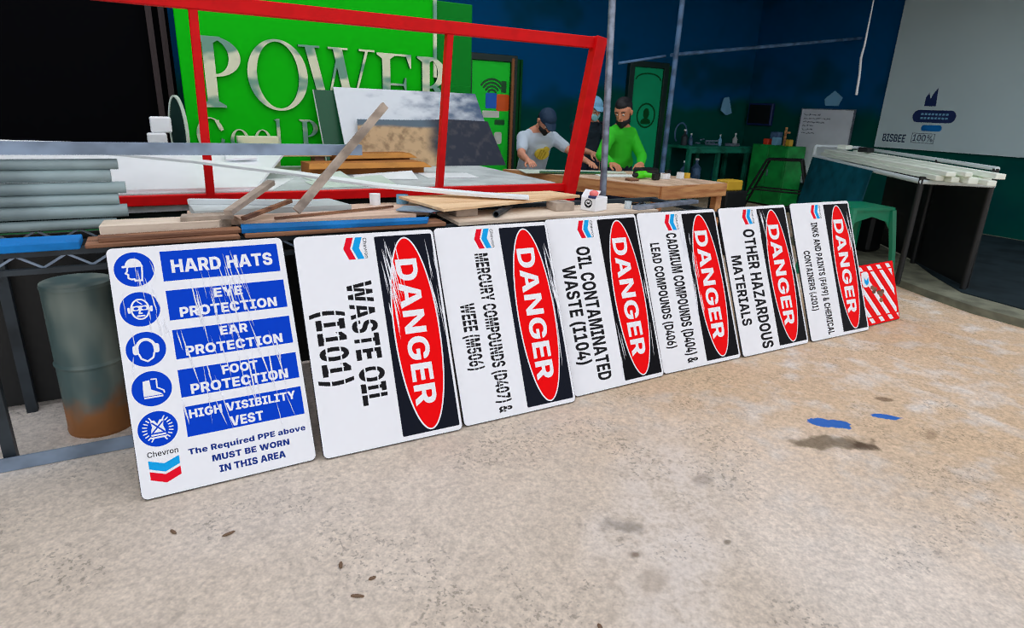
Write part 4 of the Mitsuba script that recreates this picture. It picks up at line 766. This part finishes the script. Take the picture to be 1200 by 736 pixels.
# green plastic stool
t = thing('plastic_stool', 'green moulded plastic stool standing behind the striped sign', 'stool')
Tc = fr((5.36, 3.28, 0.025), unit((0.97, -0.24, 0)), unit((0.24, 0.97, 0)), (0, 0, 1))
put('seat', cat_(ext(rrect(-0.235, -0.20, 0.235, 0.20, 0.04), 0.022, 0.632)), 'chair_green', t, T=Tc)
for (x0, y0), (x1, y1) in (((-0.21, -0.175), (0.21, -0.175)), ((0.21, -0.175), (0.21, 0.175)), ((0.21, 0.175), (-0.21, 0.175)), ((-0.21, 0.175), (-0.21, -0.175))):
    e = np.array((x1 - x0, y1 - y0)); Lq = np.linalg.norm(e); e = e / Lq
    arch = Polygon([(0, 0), (Lq, 0), (Lq, -0.16), (Lq - 0.05, -0.10), (Lq / 2, -0.055), (0.05, -0.10), (0, -0.16)])
    put('apron', ext(arch, 0.012, -0.006, fr((x0, y0, 0.632), (e[0], e[1], 0), (0, 0, 1), (e[1], -e[0], 0))), 'chair_green', t, T=Tc)
for sx in (-1, 1):
    for sy in (-1, 1):
        zf = -0.024
        put('leg', hose([(sx * 0.30, sy * 0.25, zf), (sx * 0.255, sy * 0.215, 0.32), (sx * 0.21, sy * 0.175, 0.63)], [0.026, 0.030, 0.034], 6), 'chair_green', t, T=Tc, smooth=30)
put('stretcher', tube((-0.28, -0.235, 0.13), (-0.28, 0.235, 0.13), 0.012, 8), 'chair_green', t, T=Tc, smooth=40)
# pebbles and chips on the floor
for k, (x, y) in enumerate(((0.42, 1.52), (0.35, 1.62), (0.36, 1.47), (0.50, 1.21), (-0.10, 2.02), (0.06, 1.93), (0.93, 1.05), (0.20, 1.40))):
    m = trimesh.creation.icosphere(1, 1.0); m.vertices *= (0.9 + 0.25 * rng.random((len(m.vertices), 1))); m.apply_scale((0.012 + 0.004 * (k % 3), 0.006, 0.004)); m.apply_transform(trimesh.transformations.rotation_matrix(k * 1.3, (0, 0, 1)))
    m.apply_translation((x, y, -m.bounds[0][2] * 0.9)); single('pebble', m, 'pebble', 'small dark chip of grit lying on the concrete before the signs', 'chip', 'dark chips of grit on the concrete', smooth=True)

# ---------------------------------------------------------------- the three workers
def hull(*sp):
    """hull of spheres (x, y, z, r)"""
    return m3.Manifold.batch_hull([m3.Manifold.sphere(q[3], 20).translate(tuple(map(float, q[:3]))) for q in sp])
def chain(pts): return [hull(a, b) for a, b in zip(pts[:-1], pts[1:])]
def solid(parts, edge, it=8):
    m = m3.Manifold.batch_boolean(parts, m3.OpType.Add).refine_to_length(edge).to_mesh()
    tm = trimesh.Trimesh(m.vert_properties[:, :3], m.tri_verts)
    trimesh.smoothing.filter_taubin(tm, iterations=it); return tm
def V(p, r): return (*np.asarray(p, float), r)
def hand_parts(w, d, nrm, side, curl=0.35, s=1.0):
    """w wrist, d direction of the fingers, nrm back of the hand, side +1/-1 which side the thumb is on"""
    d = unit(d); nrm = unit(np.asarray(nrm) - d * np.dot(nrm, d)); l = np.cross(d, nrm) * side
    P = lambda a, b, c: np.asarray(w) + s * (d * a + l * b + nrm * c)
    out = [hull(V(P(0.0, 0.018, 0), 0.019 * s), V(P(0.0, -0.018, 0), 0.019 * s), V(P(0.085, 0.032, 0.004), 0.013 * s), V(P(0.078, -0.032, 0.002), 0.012 * s))]
    for b, L, r in ((0.031, 0.072, 0.0092), (0.011, 0.080, 0.0094), (-0.010, 0.074, 0.0090), (-0.030, 0.058, 0.0082)):
        a0 = 0.083; p = P(a0 - 0.01, b, 0.003); pts = [V(p, r * s)]; ang = 0.0; seg = [0.45 * L, 0.31 * L, 0.24 * L]
        for q in seg:
            ang += curl; p = p + s * q * (d * math.cos(ang) - nrm * math.sin(ang)) + s * l * b * 0.06; pts.append(V(p, r * s * 0.93)); r *= 0.95
        out += chain(pts)
    p0 = P(0.022, 0.028, -0.006); p1 = P(0.052, 0.056, -0.012); p2 = P(0.080, 0.066, -0.018); p3 = P(0.102, 0.066, -0.024)
    out += chain([V(p0, 0.014 * s), V(p1, 0.0115 * s), V(p2, 0.0098 * s), V(p3, 0.0085 * s)])
    return out
def person(J, label, shirt, skin, face, up, headgear, mask, sleeve, trousers='trousers', short=True):
    """J: joints; face/up: directions of the face and the crown"""
    k = thing('person', label, 'person')
    f = unit(face); u = unit(np.asarray(up) - f * np.dot(up, f)); l = np.cross(u, f); hc = np.array(J['head'], float)
    Hd = lambda a, b, c: hc + l * a + f * b + u * c                     # left, front, up
    g = lambda n: np.array(J[n], float)
    neck, chest, hip = g('neck'), g('chest'), g('hip')
    sl, sr, hl, hr = g('sh_l'), g('sh_r'), g('hp_l'), g('hp_r')
    body = [hull(V(Hd(0, -0.015, 0.045), 0.088), V(Hd(0, 0.02, 0.035), 0.080), V(Hd(0, 0.035, -0.05), 0.055)),
            hull(V(Hd(0.028, 0.045, -0.075), 0.030), V(Hd(-0.028, 0.045, -0.075), 0.030), V(Hd(0, 0.062, -0.085), 0.028), V(Hd(0, 0.0, -0.02), 0.07)),
            hull(V(Hd(0, 0.098, 0.010), 0.009), V(Hd(0, 0.112, -0.022), 0.013), V(Hd(0, 0.085, -0.02), 0.018)),
            hull(V(Hd(0.020, 0.088, -0.056), 0.008), V(Hd(-0.020, 0.088, -0.056), 0.008), V(Hd(0, 0.096, -0.055), 0.009)),
            hull(V(Hd(0, -0.02, -0.04), 0.055), V(neck, 0.056)), hull(V(neck, 0.056), V(sl * 0.45 + neck * 0.55, 0.06), V(sr * 0.45 + neck * 0.55, 0.06), V(chest, 0.10))]
    for s in (-1, 1): body.append(hull(V(Hd(s * 0.083, -0.005, 0.018), 0.014), V(Hd(s * 0.085, -0.008, -0.018), 0.011), V(Hd(s * 0.092, -0.018, 0.012), 0.012)))
    tor = [hull(V(sl, 0.062), V(sr, 0.062), V(chest, 0.115)), hull(V(sl * 0.7 + sr * 0.3, 0.085), V(sr * 0.7 + sl * 0.3, 0.085), V(hl * 0.8 + hr * 0.2, 0.10), V(hr * 0.8 + hl * 0.2, 0.10)), hull(V(hl, 0.10), V(hr, 0.10), V(hip, 0.12))]
    legs, arms, up_arm = [], [], []
    for s in ('l', 'r'):
        hp, kn, an = g('hp_' + s), g('kn_' + s), g('an_' + s)
        legs += [hull(V(hp, 0.098), V(kn, 0.060)), hull(V(kn, 0.060), V(kn * 0.6 + an * 0.4, 0.056), V(an, 0.042))]
        sh, el, wr = g('sh_' + s), g('el_' + s), g('wr_' + s)
        arms += [hull(V(sh, 0.056), V(el, 0.042)), hull(V(el, 0.042), V(el * 0.65 + wr * 0.35, 0.040), V(wr, 0.027))]
        up_arm += [hull(V(sh, 0.070), V(sh * (1 - sleeve) + el * sleeve, 0.062 if short else 0.056))]
        if not short: up_arm += [hull(V(el, 0.056), V(el * 0.08 + wr * 0.92, 0.040))]
        arms += hand_parts(wr, J['hd_' + s], J['hn_' + s], 1 if s == 'r' else -1, J.get('curl', 0.35))
    put('body', solid(body + tor + legs + arms, 0.014, 5), skin, k, smooth=True)
    grow = lambda q, d: [x.minkowski_sum(m3.Manifold.sphere(d, 8)) for x in q]
    collar = hull(V(neck - (neck - chest) * 0.25, 0.070), V(chest, 0.12), V(sl * 0.6 + neck * 0.4, 0.062), V(sr * 0.6 + neck * 0.4, 0.062))
    hem = hull(V(hl, 0.122), V(hr, 0.122), V(hip * 0.85 + chest * 0.15, 0.14))
    put('shirt', solid(grow(tor[:2], 0.014) + [collar, hem] + up_arm, 0.022, 8), shirt, k, smooth=True, label=J['shirt'])
    low = [hull(V(hl, 0.114), V(hr, 0.114), V(hip - (0, 0, 0.03), 0.125))]
    for s in ('l', 'r'):
        hp, kn, an = g('hp_' + s), g('kn_' + s), g('an_' + s)
        low += [hull(V(hp, 0.112), V(kn, 0.076)), hull(V(kn, 0.076), V(an + (0, 0, 0.02), 0.064))]
        fd = unit((J['toe'][0], J['toe'][1], 0))
        put('shoe', solid([hull(V(an - fd * 0.05 + (0, 0, -0.035), 0.040), V(an + (0, 0, 0.0), 0.046), V(an + fd * 0.16 + (0, 0, -0.047), 0.028), V(an + fd * 0.10 + (0, 0, -0.03), 0.042))], 0.02, 3), 'shoe', k, smooth=True)
    put('trousers', solid(low, 0.025, 8), trousers, k, smooth=True)
    for s in (-1, 1):
        e = trimesh.creation.icosphere(2, 0.0105); e.apply_translation(Hd(s * 0.034, 0.0875, 0.008)); put('eye', e, 'eye_white', k, smooth=True)
        e = trimesh.creation.icosphere(1, 0.0064); e.apply_translation(Hd(s * 0.034, 0.0950, 0.006)); put('pupil', e, 'hair', k, smooth=True)
        put('eyebrow', hose([Hd(s * 0.018, 0.098, 0.032), Hd(s * 0.036, 0.097, 0.038), Hd(s * 0.054, 0.084, 0.032)], 0.005, 6), 'hair', k, smooth=True)
    if headgear[0] == 'cap':
        put('hair', solid([hull(V(Hd(0, -0.035, 0.035), 0.088), V(Hd(0, -0.055, -0.03), 0.062))], 0.02, 5), 'hair', k, smooth=True)
        put('cap', solid([hull(V(Hd(0, -0.015, 0.062), 0.093), V(Hd(0, 0.015, 0.060), 0.088), V(Hd(0, -0.05, 0.045), 0.075))], 0.02, 4), headgear[1], k, smooth=True)
        put('cap_peak', solid([hull(V(Hd(0.06, 0.085, 0.058), 0.010), V(Hd(-0.06, 0.085, 0.058), 0.010), V(Hd(0.04, 0.150, 0.040), 0.008), V(Hd(-0.04, 0.150, 0.040), 0.008), V(Hd(0, 0.165, 0.042), 0.008), V(Hd(0, 0.085, 0.070), 0.010))], 0.012, 3), headgear[1], k, smooth=True)
    else:
        hv = solid([hull(V(Hd(0, -0.03, 0.065), 0.092), V(Hd(0, 0.025, 0.085), 0.068), V(Hd(0, -0.055, 0.0), 0.078))], 0.014, 4)
        hv.vertices += (meshkit.noise(hv.vertices * 45)[:, None] - 0.5) * 0.012 * unit(u + 0.01); put('hair', hv, 'hair', k, smooth=True)
    dz, db = (-0.055, 0.0) if mask[1] == 'on' else (-0.080, -0.012)
    put('mask', solid([hull(V(Hd(0.045, 0.048 + db, dz), 0.030), V(Hd(-0.045, 0.048 + db, dz), 0.030), V(Hd(0, 0.098 + db, dz + 0.020), 0.018), V(Hd(0, 0.082 + db, dz - 0.035), 0.026))], 0.012, 3), mask[0], k, smooth=True)
    for s in (-1, 1): put('mask_loop', hose([Hd(s * 0.066, 0.055 + db, dz + 0.01), Hd(s * 0.084, 0.02, -0.02), Hd(s * 0.090, -0.016, 0.018)], 0.003, 5), mask[0], k, smooth=True)
    return k, Hd
# bending over the bench, white printed T-shirt
J = dict(head=(3.695, 5.86, 1.245), neck=(3.715, 6.02, 1.165), chest=(3.73, 6.10, 0.985), hip=(3.77, 6.30, 0.585), sh_l=(3.925, 6.05, 1.065), sh_r=(3.535, 6.05, 1.065), hp_l=(3.87, 6.30, 0.57), hp_r=(3.67, 6.30, 0.57),
         el_l=(4.03, 5.82, 0.93), wr_l=(3.96, 5.40, 0.862), hd_l=(-0.25, -0.95, -0.16), hn_l=(0.1, -0.2, 1), el_r=(3.43, 5.90, 0.90), wr_r=(3.33, 5.57, 0.862), hd_r=(-0.15, -0.95, -0.16), hn_r=(-0.1, -0.2, 1),
         kn_l=(3.92, 5.84, 0.54), kn_r=(3.64, 5.84, 0.54), an_l=(3.93, 5.92, 0.075), an_r=(3.63, 5.92, 0.075), toe=(0, -1), shirt='white T-shirt', curl=0.18)
k, Hd = person(J, 'person in a white printed T-shirt, dark cap and black mask bowed over the bench', 'shirt_white', 'skin', (-0.05, -0.70, -0.72), (0, -0.65, 0.75), ('cap', 'cap_navy'), ('mask_black', 'on'), 0.62)
Tp = fr((3.74, 5.985, 0.90), unit((1, 0.0, 0)), unit((0, -0.3, 1)), unit((0, -1, -0.3)))
put('shirt_print', ext(unary_union([ellipse(0, 0, 0.085, 0.06).difference(unary_union([LineString([(-0.06 + q, -0.05), (-0.02 + q, 0.05)]).buffer(0.007) for q in (0.0, 0.035, 0.07)])), ellipse(0.05, 0.055, 0.03, 0.025)]), 0.03, -0.012, Tp), 'print_yellow', k, label='yellow print')
single('work_stool', cat_(bx([3.60, 6.16, 0.38], [3.94, 6.46, 0.425], 0.01), *[bx([x, y, 0], [x + .04, y + .04, 0.38]) for x in (3.62, 3.88) for y in (6.16, 6.40)]), 'timber_grey', 'plain wooden stool under the person in the white T-shirt', 'stool')
# green long-sleeved shirt
J = dict(head=(4.335, 5.37, 1.365), neck=(4.40, 5.45, 1.235), chest=(4.42, 5.50, 1.10), hip=(4.48, 5.56, 0.86), sh_l=(4.60, 5.54, 1.150), sh_r=(4.22, 5.40, 1.150), hp_l=(4.57, 5.60, 0.84), hp_r=(4.39, 5.52, 0.84),
         el_l=(4.62, 5.34, 0.925), wr_l=(4.385, 5.07, 0.868), hd_l=(-0.75, -0.45, -0.22), hn_l=(0.0, -0.25, 1), el_r=(4.06, 5.33, 0.94), wr_r=(4.06, 5.14, 0.872), hd_r=(0.1, -0.95, -0.25), hn_r=(0, -0.3, 1),
         kn_l=(4.58, 5.52, 0.45), kn_r=(4.36, 5.44, 0.45), an_l=(4.60, 5.62, 0.075), an_r=(4.38, 5.54, 0.075), toe=(-0.5, -0.85), shirt='bright green long-sleeved shirt', curl=0.3)
k, Hd = person(J, 'person in a bright green shirt, mask pulled under the chin, leaning over the bench', 'shirt_green', 'skin_tan', (-0.80, -0.50, -0.33), (-0.25, -0.1, 1), ('hair', 'hair'), ('mask_black', 'chin'), 1.0, short=False)
put('sleeve_patch', ext(Point(0, 0).buffer(0.02), 0.006, 0, fr((4.615, 5.455, 1.09), unit((1, 0.3, 0)), (0, 0, 1), unit((0.3, -1, 0)))), 'print_yellow', k, label='small yellow patch')
# third worker behind the poles
J = dict(head=(4.655, 6.32, 1.39), neck=(4.68, 6.42, 1.26), chest=(4.69, 6.46, 1.12), hip=(4.70, 6.50, 0.87), sh_l=(4.87, 6.44, 1.18), sh_r=(4.49, 6.44, 1.18), hp_l=(4.79, 6.50, 0.85), hp_r=(4.61, 6.50, 0.85),
         el_l=(4.93, 6.30, 0.94), wr_l=(4.86, 6.08, 0.90), hd_l=(-0.2, -0.9, -0.3), hn_l=(0.3, -0.3, 1), el_r=(4.43, 6.30, 0.94), wr_r=(4.50, 6.08, 0.90), hd_r=(0.2, -0.9, -0.3), hn_r=(-0.3, -0.3, 1),
         kn_l=(4.80, 6.44, 0.46), kn_r=(4.60, 6.44, 0.46), an_l=(4.81, 6.52, 0.075), an_r=(4.59, 6.52, 0.075), toe=(0, -1), shirt='dark shirt')
person(J, 'person in dark clothes with pale cap and mask, half hidden behind the grey pole', 'shirt_dark', 'skin', (-0.1, -0.90, -0.35), (0, -0.2, 1), ('cap', 'cap_pale'), ('mask_pale', 'on'), 0.62)
